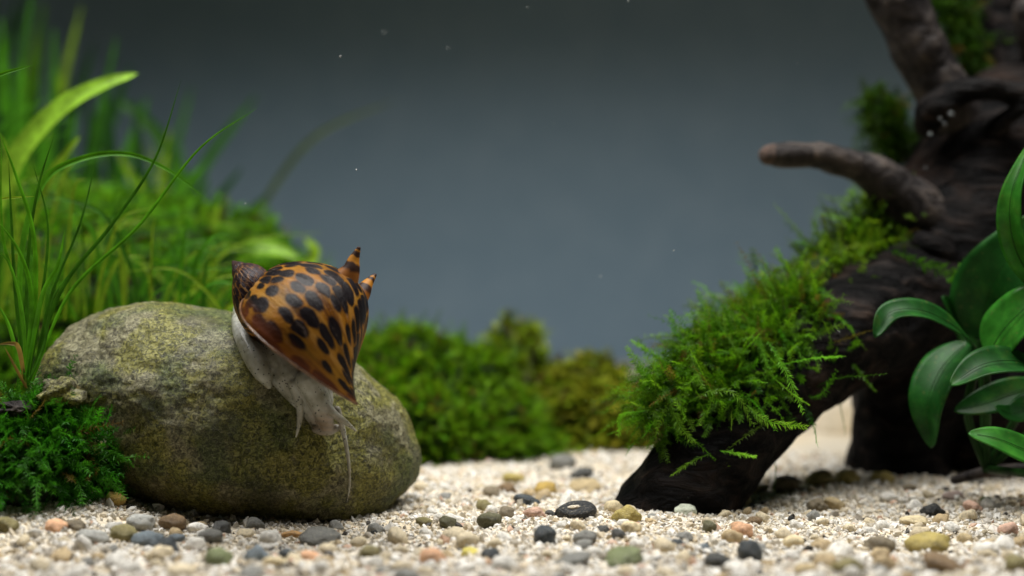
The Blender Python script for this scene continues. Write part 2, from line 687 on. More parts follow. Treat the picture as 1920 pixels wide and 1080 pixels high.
def stone_hit(px, py):
    r = ray(px, py)
    o = np.array([0, CAMY, CAMZ]) - SC
    M = np.stack([e1 / SA, e2 / SB, e3 / SCc])
    O, D = M @ o, M @ r
    A, B, C = D @ D, 2 * O @ D, O @ O - 1
    disc = max(B * B - 4 * A * C, 0)
    t = (-B - math.sqrt(disc)) / (2 * A)
    p = o + r * t
    u = M @ p
    n = norm(M.T @ u)
    p = p * (1 + stone_disp(u))
    return p + SC, n


nu, nv = 420, 260
th = np.linspace(0, 2 * math.pi, nu, endpoint=False)
ph = np.linspace(0.004, math.pi - 0.004, nv)
TT, PP = np.meshgrid(th, ph, indexing='ij')
U = np.stack([np.cos(PP), np.sin(PP) * np.cos(TT), np.sin(PP) * np.sin(TT)], -1).reshape(-1, 3)
dsp = np.array([stone_disp(u) for u in U])
fine = np.array([0.005 * mnoise.fractal(Vector((u[0] * SA, u[1] * SB, u[2] * SCc)) * 9.0, .8, 2.1, 3) for u in U])
LV = U * np.array([SA, SB, SCc]) * (1 + dsp + fine)[:, None]
i, j = np.meshgrid(np.arange(nu), np.arange(nv - 1), indexing='ij')
a0 = i * nv + j
a1 = ((i + 1) % nu) * nv + j
st_o = mesh_np('boulder', LV, np.stack([a0, a1, a1 + 1, a0 + 1], -1).reshape(-1, 4), STONE)
st_o.matrix_world = Matrix.Translation(Vector(SC)) @ Matrix(((e1[0], e2[0], e3[0]), (e1[1], e2[1], e3[1]), (e1[2], e2[2], e3[2]))).to_4x4()
tag(st_o, 'large smooth egg-shaped stone with yellow-green algae film under the snail', 'stone')

# ------------------------------------------------------------------ snail
snail = thing('snail', 'spotted orange and black horned snail crawling down the big algae-covered stone', 'snail')
tl = math.radians(30)
tw = norm(np.array([0, CAMY, CAMZ]) - P(560, 620, 31))
rt_ = norm(np.cross(np.array([0, 0, 1.0]), tw))
up_ = np.cross(tw, rt_)
aim = norm(.665 * rt_ - .747 * up_)
uu = norm(.747 * rt_ + .665 * up_)
ax = math.cos(tl) * aim + math.sin(tl) * tw
vv = -math.sin(tl) * aim + math.cos(tl) * tw
APEX = P(434, 488, 31.9)
AEND = math.radians(106)
SZ = 1.075
prof = np.array([(.40, .84), (.74, 1.03), (1.08, 1.36), (1.32, 1.68), (1.50, 2.0), (1.61, 2.35), (1.655, 2.72), (1.55, 3.05), (1.3, 3.38), (.97, 3.66), (.58, 3.9), (.22, 4.06)])  # r,z
prof = catmull(prof, 46)
W = 2.2


def lgs(t):   # t in turns, 0 at the lip ; log scale
    k = math.log(W)
    if t > -.4:
        return k * .75 * t
    if t > -1.0:
        return k * (-.3 + 1.85 * (t + .4))
    return k * (-1.41 + (t + 1.0))


def spf(t):
    e = min(max((-.5 - t) / .45, 0), 1)
    return 1 - .2 * e * e * (3 - 2 * e)


def zshift(t, q):
    e = np.clip((t + .32) / .32, 0, 1)
    e = e * e * (3 - 2 * e)
    return .25 * e * np.clip(1 - q / 22.0, 0, 1)


def lipturn(t, q):
    e = np.clip((t + .30) / .30, 0, 1)
    return math.radians(12) * e * e * np.clip(1 - q / 34.0, 0, 1) ** 1.4


turns = np.linspace(-4.6, 0, 420)
V, UVs = [], []
for t in turns:
    s = math.exp(lgs(t)) * SZ
    for q, (r, z) in enumerate(prof):
        al = AEND + t * 2 * math.pi + lipturn(t, q)
        rd = math.cos(al) * uu + math.sin(al) * vv
        # fine growth ridges
        g = 1 + .010 * math.sin(t * 2 * math.pi * 40 + q * .12) * (1 if t > -1.2 else .4)
        # low nodes on the shoulder
        V.append(APEX + s * (r * g * spf(t) * rd + (z + zshift(t, q)) * ax))
        UVs.append((t, q / (len(prof) - 1)))
npf = len(prof)
i, j = np.meshgrid(np.arange(len(turns) - 1), np.arange(npf - 1), indexing='ij')
a0 = i * npf + j
shell = mesh_np('shell', V, np.stack([a0, a0 + 1, a0 + npf + 1, a0 + npf], -1).reshape(-1, 4), SHELL, snail, uvs=UVs)
sm = shell.modifiers.new('thickness', 'SOLIDIFY')
sm.thickness = 0.05
sm.offset = 1


def shell_pt(al_deg, z, r=None):
    """point on body whorl at angle al_deg from uu"""
    t = (math.radians(al_deg) - AEND) / (2 * math.pi)
    s = math.exp(lgs(t)) * SZ
    rr = np.interp(z, prof[:, 1], prof[:, 0]) if r is None else r
    al = math.radians(al_deg)
    rd = math.cos(al) * uu + math.sin(al) * vv
    return APEX + s * (rr * rd + z * ax), rd


# lip rim
rim_m, nt, bb = mat_new('shell_lip')
f = noise_n(nt, objco(nt), 5, 3)
L(nt, ramp(nt, f, [(.35, (.05, .018, .006)), (.65, (.17, .08, .03))]), bb.inputs['Base Color'])
bb.inputs['Roughness'].default_value = .35
mb = MB()
lip = []
for q, (r, z) in enumerate(prof):
    al = AEND + lipturn(0, q)
    if q > 1:
        lip.append(APEX + SZ * (r * (math.cos(al) * uu + math.sin(al) * vv) + (z + zshift(0, q)) * ax))
add_tube(mb, lip, [.015] + [.026] * (len(lip) - 2) + [.026], 8, 70)
mb.build('lip', rim_m, shell)

for al, z, ln, bend in ((18, 2.52, .56, .06), (-20, 2.62, .62, .05)):
    b0, rd = shell_pt(al, z)
    d = norm(rd - .42 * ax)
    pts = [b0 - rd * .12, b0 + d * .12, b0 + d * ln * .55 - ax * bend * .3, b0 + d * ln]
    mbs = MB()
    add_tube(mbs, pts, [.28, .18, .115, .04], 16, 26)
    Vs, fs = mbs.data()
    uvh = np.stack([np.zeros(len(Vs)), np.clip(((Vs - b0) @ d) / (ln + .045), 0, 1)], -1)
    mesh_np('spike', Vs, fs, SPIKE, shell, uvs=uvh)

# body: one continuous mesh
mb = MB()


def S(px, py, off):
    p, n = stone_hit(px, py)
    return p + n * off


def SD(px, py, off):
    """point on the sight line at px,py, off cm in front of the stone along the view"""
    p, n = stone_hit(px, py)
    return P(px, py, p[1] - CAMY - off)


# foot sole along the stone
add_tube(mb, [S(462, 600, .15), S(490, 650, .2), S(540, 715, .22), S(582, 765, .18), S(604, 800, .1)], [.24, .36, .4, .3, .2], 16, 30)
# mass under the shell
add_tube(mb, [S(510, 610, .45), S(545, 665, .5), S(572, 715, .42), S(596, 762, .3)], [.38, .42, .32, .2], 16, 26)
# upper rim of the foot peeping out beside the spire
add_tube(mb, [SD(446, 578, .4), SD(450, 615, .45), SD(472, 660, .5), SD(492, 698, .5), SD(504, 722, .42)], [.10, .17, .22, .19, .08], 12, 26)
add_tube(mb, [SD(470, 610, .3), SD(500, 665, .4), SD(530, 700, .35)], [.2, .26, .2], 12, 16)
# neck and snout
add_tube(mb, [SD(580, 715, .8), SD(600, 755, .62), SD(609, 785, .42), SD(611, 800, .24)], [.27, .22, .17, .16], 16, 20)
add_tube(mb, [SD(592, 804, .2), SD(604, 806, .24), SD(618, 806, .24), SD(632, 802, .2)], [.09, .11, .11, .08], 12, 12)
# tentacles
add_tube(mb, [SD(553, 722, .55), SD(561, 752, .42), SD(562, 785, .3), SD(555, 820, .16)], [.13, .085, .06, .022], 12, 26)
add_tube(mb, [SD(606, 752, .75), SD(626, 776, .75), SD(648, 792, .68), SD(668, 808, .6)], [.11, .085, .06, .025], 12, 26)
add_tube(mb, [SD(632, 768, .5), SD(644, 810, .36), SD(654, 870, .22), SD(655, 915, .14), SD(650, 945, .08)], [.08, .056, .038, .026, .012], 12, 32)
bm_ = remesh(mb, .022, 4)
nv_ = len(bm_.vertices)
co = np.empty(nv_ * 3, np.float32)
bm_.vertices.foreach_get('co', co)
co = co.reshape(-1, 3)
sn = np.array(SD(610, 790, .35))
dsn = np.linalg.norm((co - sn) * np.array([1, .6, .9]), axis=1)
w = np.clip(1 - dsn / .42, 0, 1)[:, None]
strp = (0.5 + 0.5 * np.sin(co[:, 2] * 55 + co[:, 0] * 9))[:, None]
brown = np.array([[.62, .36, .24]]) * (.6 + .4 * strp)
cc = np.ones((nv_, 4), np.float32)
cc[:, :3] = 1 * (1 - w) + brown * w
atr = bm_.color_attributes.new('Col', 'FLOAT_COLOR', 'POINT')
atr.data.foreach_set('color', cc.ravel())
obj('body', bm_, FLESH, snail)

# ------------------------------------------------------------------ driftwood
wood = thing('driftwood', 'dark branching driftwood arch draped with moss, standing on white sand', 'driftwood')


def pw(px, py, d, rpx):
    p = P(px, py, d)
    return (p[0], p[1], p[2], rpx * d / F)


def wtube(mb, lst, seg=18, n=30):
    q = np.array([pw(*k) for k in lst])
    add_tube(mb, q[:, :3], q[:, 3], seg, n)
    return q


def wdisp(v):
    return .14 * (.35 - abs(mnoise.noise(v * .95 + Vector((2, 6, 1))))) + .10 * mnoise.noise(v * .7) + .06 * mnoise.noise(v * 1.7 + Vector((4, 2, 8))) + .025 * mnoise.noise(Vector((v.x * 1.5 + v.z * 1.5, v.y * 4, (v.z - v.x) * 4)))


mb = MB()
LEG = [(1262, 985, 33.4, 118), (1292, 915, 33.4, 104), (1365, 815, 33.9, 98), (1448, 735, 34.6, 96), (1540, 650, 35.6, 104), (1650, 590, 37, 118), (1740, 560, 38, 120)]
legq = wtube(mb, LEG, 20, 46)
wtube(mb, [(1690, 930, 38.4, 112), (1688, 840, 38.4, 92), (1705, 740, 38.6, 104), (1740, 620, 38.8, 140), (1760, 520, 39, 150)], 20, 30)
wtube(mb, [(1730, 620, 38.5, 130), (1775, 480, 39, 150), (1830, 370, 39.5, 140), (1865, 290, 40, 138), (1935, 230, 41, 120)], 20, 34)
wtube(mb, [(1860, 700, 39.5, 170), (1900, 500, 40, 190), (1960, 330, 41, 170)], 20, 24)
wtube(mb, [(1900, 960, 39.8, 150), (1890, 800, 39.8, 160), (1870, 650, 39.8, 150)], 20, 24)
# ridge that joins the rising limb, overhanging a hollow
wtube(mb, [(1742, 232, 38.2, 24), (1752, 205, 38, 30), (1800, 172, 38, 26), (1862, 166, 37.8, 22), (1960, 186, 37.6, 24)], 12, 24)
wtube(mb, [(1850, 250, 38.3, 14), (1890, 222, 37.9, 13), (1925, 200, 37.6, 16)], 10, 14)
trunk_me = remesh(mb, .085, 5, wdisp)
obj('trunk', trunk_me, WOOD, wood)


def branch(lst, mat=WOOD, n=34, amp=1.0):
    b = MB()
    wtube(b, lst, 18, n)
    me = remesh(b, .07, 3, lambda v: wdisp(v) * .6 * amp)
    return obj('branch', me, mat, wood)


branch([(1452, 290, 37.0, 23), (1500, 290, 37.0, 25), (1570, 300, 37.2, 28), (1640, 328, 37.5, 36), (1700, 385, 37.9, 56), (1770, 450, 38.5, 78)], BARE)
branch([(1655, -60, 38.6, 52), (1690, 20, 38.6, 54), (1730, 100, 38.7, 52), (1768, 168, 38.8, 50), (1800, 240, 39.3, 60)], BARE)
branch([(1730, 455, 37.0, 22), (1760, 470, 37.0, 25), (1800, 505, 37.4, 30), (1850, 560, 38.2, 44)])
branch([(1925, 20, 40, 26), (1935, 60, 40.2, 28), (1955, 130, 41, 40), (1960, 230, 41, 50)], BARE)
branch([(1850, -40, 43, 70), (1870, 60, 43, 75), (1900, 180, 42.5, 90), (1930, 300, 42, 110)])

ce = MB()
add_tube(ce, [P(1441, 291, 37.0), P(1450, 290, 37.0)], [.235, .265], 14, 6)
TAN = make_moss_core_mat('cut_wood', (.035, .025, .02), (.15, .09, .065))
ce.build('cut_end', TAN, wood)

# knot on the trunk
kb = MB()
ang = np.linspace(0, 2 * math.pi, 13)
kc = P(1805, 352, 38.05)
add_tube(kb, [kc + np.array([.36 * math.cos(a), -.1 * math.cos(a) * .3, .22 * math.sin(a)]) for a in ang], [.07 + .03 * math.sin(3 * a) for a in ang], 8, 40)
kb.build('knot', BARE, wood)

# air bubbles clinging to the wood
bubm, nt, bb = mat_new('air_bubble')
bb.inputs['Base Color'].default_value = (.9, .95, 1, 1)
bb.inputs['Roughness'].default_value = .05
bb.inputs['Transmission Weight'].default_value = .95
bb.inputs['IOR'].default_value = 1.33


def ico_mesh(name, sub, fn=None):
    b = bmesh.new()
    bmesh.ops.create_icosphere(b, subdivisions=sub, radius=1)
    if fn:
        for v in b.verts:
            v.co = fn(v.co.copy())
    me = bpy.data.meshes.new(name)
    b.to_mesh(me)
    b.free()
    me.polygons.foreach_set('use_smooth', np.ones(len(me.polygons), bool))
    return me


bub = ico_mesh('air_bubble', 3, lambda c: Vector((c.x, c.y, c.z * (.94 if c.z > 0 else .86))))
bub.materials.append(bubm)
for px, py, d, r in ((1744, 252, 37.2, .07), (1783, 214, 37.1, .1), (1771, 232, 37.2, .06), (1762, 222, 37.1, .05), (1735, 315, 37.9, .06), (1556, 592, 34.3, .04), (1566, 610, 34.3, .045), (1573, 622, 34.3, .05), (1569, 640, 34.3, .04), (1577, 653, 34.3, .035)):
    o = obj('air_bubble', bub)
    o.location = P(px, py, d)
    o.scale = (r * .7, r * .7, r * .7)
    if py < 400:
        tag(o, 'tiny clear air bubble clinging to the trunk by the upper ridge', 'bubble', 'air bubbles on the driftwood trunk')
    else:
        tag(o, 'tiny clear air bubble clinging to the bare arch of the driftwood', 'bubble', 'air bubbles on the driftwood arch')


# ------------------------------------------------------------------ moss
def fronds(base, dirs, length, K=14, leaf=.15, droop=.35, wob=.35, c0=(.03, .12, .008), c1=(.12, .34, .03), fat=.26, stem_w=.012, jit=.35):
    n = len(base)
    base, dirs = np.asarray(base), norm(dirs)
    length = np.asarray(length)[:, None, None]
    t = np.linspace(0.0, 1, K)[None, :, None]
    wv = rng.standard_normal((n, 1, 3)) * wob
    wv2 = rng.standard_normal((n, 1, 3)) * wob * .5
    dn = np.array([0, 0, -1.0]) * (droop * (0.4 + 1.2 * rng.random((n, 1, 1))))
    pts = base[:, None] + length * (dirs[:, None] * t + (wv + dn) * t ** 2 + wv2 * np.sin(t * 5) * .3 * t)
    tan = norm(np.gradient(pts, axis=1))
    hint = norm(rng.standard_normal((n, 1, 3)) + np.array([0, -.8, .5]))
    side = norm(np.cross(tan, np.broadcast_to(hint, tan.shape)))
    up = np.cross(side, tan)
    shade = (.35 + 1.0 * rng.random((n, 1, 1)))
    cst = np.asarray(c0) * (1 - t) + np.asarray(c1) * t
    cst = cst * shade
    old = rng.random((n, 1, 1)) < .06
    cst = np.where(old, np.array([.09, .065, .015]) * (.5 + t), cst)
    cst = cst * (1 + .25 * rng.standard_normal((n, 1, 1)) * np.array([.6, .1, .4]))
    Vs, Qs, Cs = [], [], []
    off = 0
    # stems: flat crossed ribbons
    wst = stem_w * (1 - .6 * t)
    for s_ in (side, up):
        A, B = pts - s_ * wst, pts + s_ * wst
        v = np.stack([A, B], 2).reshape(-1, 3)
        idx = (np.arange(n)[:, None] * K + np.arange(K - 1)[None]) * 2
        q = np.stack([idx, idx + 1, idx + 3, idx + 2], -1).reshape(-1, 4) + off
        Vs.append(v)
        Qs.append(q)
        Cs.append(np.repeat((cst * 1.15).reshape(-1, 3), 2, axis=0))
        off += len(v)
    # leaves
    prof_ = (.45 + .75 * np.sin(np.clip(t, 0, 1) * 2.6 + .25)) * leaf
    for sg in (-1, 1):
        for rep in range(2):
            ju = (rng.random((n, K, 1)) - .5) * 2
            shift = (rng.random((n, K, 1)) * .9) * length / K
            ld_ = norm(side * sg * .85 + tan * (.5 + .3 * rng.random((n, K, 1))) + up * ju * (.25 + .7 * rep) + rng.standard_normal((n, K, 3)) * jit * .4)
            ln_ = prof_ * (.7 + .6 * rng.random((n, K, 1))) * (1 - .25 * rep)
            b_ = pts + tan * shift
            wd = norm(np.cross(ld_, up + .3 * rng.standard_normal((n, K, 3))))
            m_ = b_ + ld_ * ln_ * .45
            tip = b_ + ld_ * ln_ - up * 0 + np.array([0, 0, -.12]) * ln_
            hw = ln_ * fat * .5
            v = np.stack([b_, m_ - wd * hw, tip, m_ + wd * hw], 2).reshape(-1, 3)
            q = (np.arange(n * K)[:, None] * 4 + np.arange(4)[None]) + off
            Vs.append(v)
            Qs.append(q)
            cl = cst * (.75 + .5 * rng.random((n, K, 1)))
            Cs.append(np.repeat(np.broadcast_to(cl, (n, K, 3)).reshape(-1, 3), 4, axis=0))
            off += len(v)
    return np.vstack(Vs), np.vstack(Qs), np.clip(np.vstack(Cs), 0, 1)


def frond_obj(name, parent, *a, kind='stuff', **k):
    V, Q, C = fronds(*a, **k)
    o = mesh_np(name, V, Q, MOSS, parent, cols=C)
    if kind:
        o['kind'] = kind
    return o


def mound(name, label, cen, rad, n, length, c0, c1, core=CORE, leaf=.15, K=12, up=.4, cut=-.2, amp=.16, seedv=0, front=True, group=None, cat='moss', droop=.25, feature=0, fat=.26, corename='clump'):
    root = thing(name, label, cat, group)
    cen, rad = np.asarray(cen, float), np.asarray(rad, float)

    def fn(c):
        k = 1 + amp * mnoise.noise(c * 1.6 + Vector((seedv, 2, 5))) + amp * .6 * mnoise.noise(c * 4 + Vector((seedv, 7, 1)))
        return Vector((c.x * rad[0] * k, c.y * rad[1] * k, c.z * rad[2] * k)) + Vector(cen)
    me = ico_mesh(corename, 5, fn)
    obj(corename, me, core, root)
    pts, nr = [], []
    while len(pts) < n:
        v = norm(rng.standard_normal(3))
        if v[2] < cut or (front and v[1] > .45):
            continue
        pts.append(np.array(fn(Vector(v))))
        nr.append(norm(v / rad))
    pts, nr = np.array(pts), np.array(nr)
    d = norm(nr + np.array([0, 0, up]) + rng.standard_normal((n, 3)) * .45)
    frond_obj('fronds', root, pts - nr * .08, d, length * (.5 + .9 * rng.random(n)), K=K, leaf=leaf, c0=c0, c1=c1, droop=droop, fat=fat)
    if feature:
        idx = rng.choice(n, feature, replace=False)
        for k in idx:
            frond_obj('frond', root, pts[k:k + 1], d[k:k + 1] + np.array([[0, 0, .3]]), np.array([length * 1.5]), K=18, leaf=leaf, c0=np.array(c1) * .7, c1=np.array(c1) * 1.3, droop=droop, kind=None)
    return root


g0, g1 = (.012, .06, .004), (.05, .22, .012)
mound('moss_clump', 'dark green bushy moss clump against the left end of the big stone', P(78, 875, 31.0) + np.array([-.3, .4, -.1]), (1.25, 1.1, 1.1), 950, .62, (.008, .045, .003), (.045, .21, .012), leaf=.12, K=17, feature=14, seedv=3, droop=.45, fat=.18)
mound('moss_carpet', 'wide blurred carpet of moss rising behind the big stone under grass', P(190, 740, 44) + np.array([-1.5, 1.0, 0]), (8.4, 4.5, 5.3), 6000, .6, (.03, .11, .005), (.17, .42, .016), leaf=.15, K=10, amp=.22, seedv=11, up=.8, fat=.3)
mound('moss_mound', 'rounded bright green moss mound between the big stone and mossy rock', P(730, 850, 42.0), (3.9, 2.4, 2.75), 6500, .45, (.02, .07, .003), (.17, .35, .014), leaf=.11, K=12, amp=.26, seedv=21, feature=14, fat=.2)
mound('mossy_rock', 'brown rock with a bright yellow-green moss cap beyond the moss mound', P(955, 790, 43.8), (1.25, 1.1, 2.15), 420, .42, (.06, .10, .008), (.26, .38, .02), core=ROCK, leaf=.15, K=8, amp=.3, seedv=31, cut=.45, cat='rock', corename='rock')
mound('mossy_rock', 'low rock covered in yellowish moss beside the moss mound foot', P(1085, 815, 43.2), (2.1, 1.5, 1.65), 1700, .3, (.10, .13, .01), (.30, .36, .03), core=COREY, leaf=.13, K=8, amp=.26, seedv=41, cut=-.1, cat='rock', corename='rock', fat=.4)

# moss on the driftwood leg
moss_w = thing('java_moss', 'feathery green moss draped over the sloping driftwood leg', 'moss')
legc = catmull(legq, 60)


def tube_samples(n, t0, t1, dirn, spread, lift=.85):
    k = (t0 + (t1 - t0) * rng.random(n)) * (len(legc) - 1)
    i0 = np.clip(k.astype(int), 0, len(legc) - 2)
    f_ = (k - i0)[:, None]
    c = legc[i0] * (1 - f_) + legc[i0 + 1] * f_
    tan = norm(legc[i0 + 1, :3] - legc[i0, :3])
    d = np.asarray(dirn)[None] + rng.standard_normal((n, 3)) * spread
    d = norm(d - tan * np.sum(d * tan, 1, keepdims=True))
    b0 = c[:, :3] + d * c[:, 3:4] * lift
    keep = np.array([mnoise.noise(Vector(p) * 1.15 + Vector((9, 3, 1))) > -.22 + .25 * (rng.random() - .5) for p in b0])
    return b0[keep], d[keep], tan[keep]


b_, d_, t_ = tube_samples(2300, .29, .66, (-.85, -.42, .5), .38)
ln_ = .5 + .9 * rng.random(len(b_)) ** 2.2
frond_obj('fronds', moss_w, b_, norm(d_ + rng.standard_normal((len(b_), 3)) * .4 + np.array([-.15, -.1, .25])), ln_, K=22, leaf=.105, c0=(.012, .05, .003), c1=(.10, .26, .010), droop=.35, fat=.15, stem_w=.009)
b_, d_, t_ = tube_samples(1500, .58, 1.0, (-.6, .1, .85), .28)
frond_obj('fronds', moss_w, b_, norm(d_ + rng.standard_normal((len(b_), 3)) * .4 + np.array([-.2, 0, .35])), .7 * (.4 + .9 * rng.random(len(b_))), K=18, leaf=.11, c0=(.025, .07, .004), c1=(.15, .29, .014), droop=.25, fat=.15, stem_w=.009)
k = 650
q_ = catmull(np.array([pw(1245, 795, 33.3, 60), pw(1258, 740, 33.4, 60), pw(1300, 690, 33.9, 60), pw(1370, 640, 34.6, 60)]), 60)
ii = rng.integers(0, 60, k)
frond_obj('fronds', moss_w, q_[ii, :3] + rng.standard_normal((k, 3)) * np.array([.16, .3, .22]), norm(rng.standard_normal((k, 3)) * .6 + np.array([-.5, -.35, .35])), .8 * (.4 + .9 * rng.random(k)), K=21, leaf=.105, c0=(.012, .05, .003), c1=(.11, .27, .010), droop=.4, fat=.15, stem_w=.009)
# extra thickness along the upper slope, up to the branch fork
k = 900
q_ = catmull(np.array([pw(1330, 660, 35.2, 60), pw(1430, 590, 36, 60), pw(1540, 520, 37, 60), pw(1630, 440, 38, 60), pw(1680, 380, 38.8, 60)]), 60)
ii = rng.integers(0, 60, k)
frond_obj('fronds', moss_w, q_[ii, :3] + rng.standard_normal((k, 3)) * np.array([.3, .4, .22]), norm(rng.standard_normal((k, 3)) * .55 + np.array([-.55, -.2, .75])), .75 * (.4 + .9 * rng.random(k)), K=18, leaf=.11, c0=(.025, .07, .004), c1=(.15, .29, .014), droop=.25, fat=.15, stem_w=.009)
cb = MB()
add_tube(cb, [P(1245, 790, 34.2), P(1330, 700, 34.9), P(1440, 600, 36), P(1560, 500, 37.2), P(1655, 410, 38.4)], [.35, .6, .6, .5, .35], 14, 30)
obj('clump', remesh(cb, .09, 2, lambda v: .25 * mnoise.noise(v * 1.6) + .12 * mnoise.noise(v * 4)), CORE, moss_w)

# single bright fronds that stand clear of the mass (traced)
FR = [[(1440, 640, 32.6), (1475, 700, 32.2), (1505, 770, 32.0), (1438, 812, 32.2)][:3],
      [(1290, 755, 32.4), (1330, 735, 32.1), (1380, 740, 32.0), (1410, 795, 32.0)],
      [(1400, 760, 32.4), (1440, 790, 32.0), (1510, 800, 32.0)],
      [(1440, 690, 33.2), (1520, 672, 33.0), (1580, 668, 33.1)],
      [(1430, 690, 33.0), (1475, 730, 32.6), (1515, 758, 32.5)],
      [(1330, 850, 32.0), (1290, 870, 31.8), (1262, 890, 31.8)],
      [(1350, 845, 32.2), (1380, 850, 32.0), (1415, 856, 32.0)],
      [(1290, 640, 33.5), (1300, 680, 33.0), (1316, 725, 32.7)],
      [(1350, 610, 34), (1370, 640, 33.4), (1388, 672, 33.1)],
      [(1230, 720, 33), (1200, 690, 33), (1176, 652, 33)],
      [(1300, 660, 34), (1265, 620, 34), (1258, 585, 34)],
      [(1350, 620, 34.5), (1325, 590, 34.5), (1308, 545, 34.6)],
      [(1500, 540, 36), (1480, 510, 36), (1455, 466, 36)],
      [(1540, 500, 37), (1535, 450, 37), (1525, 410, 37)],
      [(1260, 690, 33.5), (1220, 660, 33.5), (1185, 640, 33.6)],
      [(1210, 770, 32.6), (1165, 780, 32.6), (1160, 815, 32.6)],
      [(1380, 600, 34), (1420, 640, 33.5), (1440, 690, 33)],
      [(1250, 730, 32.6), (1270, 790, 32.2), (1300, 830, 32)],
      [(1620, 420, 38.4), (1580, 410, 38.2), (1540, 402, 38)]]
for f_ in FR:
    p_ = np.array([P(*k) for k in f_])
    q = catmull(p_, 22)
    # a frond following the traced curve
    V, Q, C = fronds(q[:1], (q[-1] - q[0])[None], [np.linalg.norm(q[-1] - q[0])], K=28, leaf=.115, droop=0, wob=0, c0=(.05, .16, .01), c1=(.2, .46, .035), fat=.17, stem_w=.013)
    # bend: shift each vertex by the difference between curve and chord at its parameter
    ch = q[-1] - q[0]
    tt = np.clip(((V - q[0]) @ ch) / (ch @ ch), 0, 1)
    idx = tt * 21
    i0 = np.clip(idx.astype(int), 0, 20)
    fr = (idx - i0)[:, None]
    V = V + (q[i0] * (1 - fr) + q[i0 + 1] * fr) - (q[0] + tt[:, None] * ch)
    mesh_np('frond', V, Q, MOSS, moss_w, cols=C)

# sprig over the dark hollow of the trunk
spr = thing('moss_sprig', 'single thin moss sprig hanging across the dark driftwood trunk', 'moss')
for f_ in ([(1672, 470, 36.2), (1720, 512, 36), (1790, 530, 36)], [(1776, 528, 36), (1810, 515, 36), (1832, 500, 36)]):
    q = np.array([P(*k) for k in f_])
    V, Q, C = fronds(q[:1], (q[-1] - q[0])[None], [np.linalg.norm(q[-1] - q[0])], K=16, leaf=.2, droop=-.12, wob=0.05, c0=(.06, .2, .01), c1=(.12, .36, .03), stem_w=.022)
    mesh_np('frond', V, Q, MOSS, spr, cols=C)

# moss patches behind the driftwood
for lab, (x0, y0, x1, y1), d, n_ in (('blurred moss patch on the trunk above the pointing branch', (1650, 190, 1695, 300), 40.5, 500),
                                   ('blurred moss strip hanging behind the rising upper limb', (1770, -20, 1840, 130), 42.0, 420)):
    r_ = thing('moss_patch', lab, 'moss')
    t = rng.random(n_)
    bp = np.array([P(x0 + (x1 - x0) * a + rng.normal() * 12, y0 + (y1 - y0) * a, d + rng.normal() * .3) for a in t])
    frond_obj('fronds', r_, bp, norm(rng.standard_normal((n_, 3)) * .6 + np.array([-.3, -.3, .6])), .7 * (.4 + .8 * rng.random(n_)), K=9, leaf=.16, c0=(.008, .025, .002), c1=(.035, .085, .006), fat=.18)


# ------------------------------------------------------------------ leaves and grass
def ribbon(name, pts, w, mat, parent, nhint=(0, -1, .25), n=28, cross=4, cup=.12, prof=None, twist=0.0):
    q = catmull(np.asarray(pts, float), n)
    tan = norm(np.gradient(q, axis=0))
    hint = norm(np.asarray(nhint, float))
    side = norm(np.cross(tan, hint[None]))
    nrm = norm(np.cross(side, tan))
    t = np.linspace(0, 1, n)
    if twist:
        a = (t * twist)[:, None]
        side, nrm = side * np.cos(a) + nrm * np.sin(a), nrm * np.cos(a) - side * np.sin(a)
    wd = w * (prof(t) if prof is not None else (1 - t ** 3) * (.6 + .4 * np.minimum(t * 4, 1)) + .03)
    s = np.linspace(-1, 1, cross + 1)
    V = q[:, None] + side[:, None] * (s[None, :, None] * wd[:, None, None] * .5) + nrm[:, None] * ((.75 * s * s + .25 * np.abs(s) - .5)[None, :, None] * cup * wd[:, None, None])
    m = cross + 1
    i, j = np.meshgrid(np.arange(n - 1), np.arange(cross), indexing='ij')
    a0 = i * m + j
    return mesh_np(name, V.reshape(-1, 3), np.stack([a0, a0 + 1, a0 + m + 1, a0 + m], -1).reshape(-1, 4), mat, parent)


GR1 = leaf_material('grass_bright', False, (.09, .32, .015), .5, .4)
GR2 = leaf_material('grass_mid', False, (.045, .17, .012), .5, .45)
GR3 = leaf_material('grass_dark', False, (.015, .07, .008), .4, .5)
GRY = leaf_material('grass_yellow', False, (.28, .46, .03), .5, .4)
GRB = leaf_material('grass_dead', False, (.22, .15, .05), .4, .6)
OLV = leaf_material('grass_olive', False, (.055, .085, .012), .4, .5)
BRT = leaf_material('leaf_lime', False, (.28, .52, .04), .5, .35)

tuft = thing('grass_tuft', 'sharp thin grass tuft rooted between the big stone and moss clump', 'grass')


def blade(root, pts, wpx, mat, **k):
    p = [P(*a) for a in pts]
    return ribbon('blade', p, wpx * pts[0][2] / F, mat, root, n=30, cross=2, cup=.25, **k)


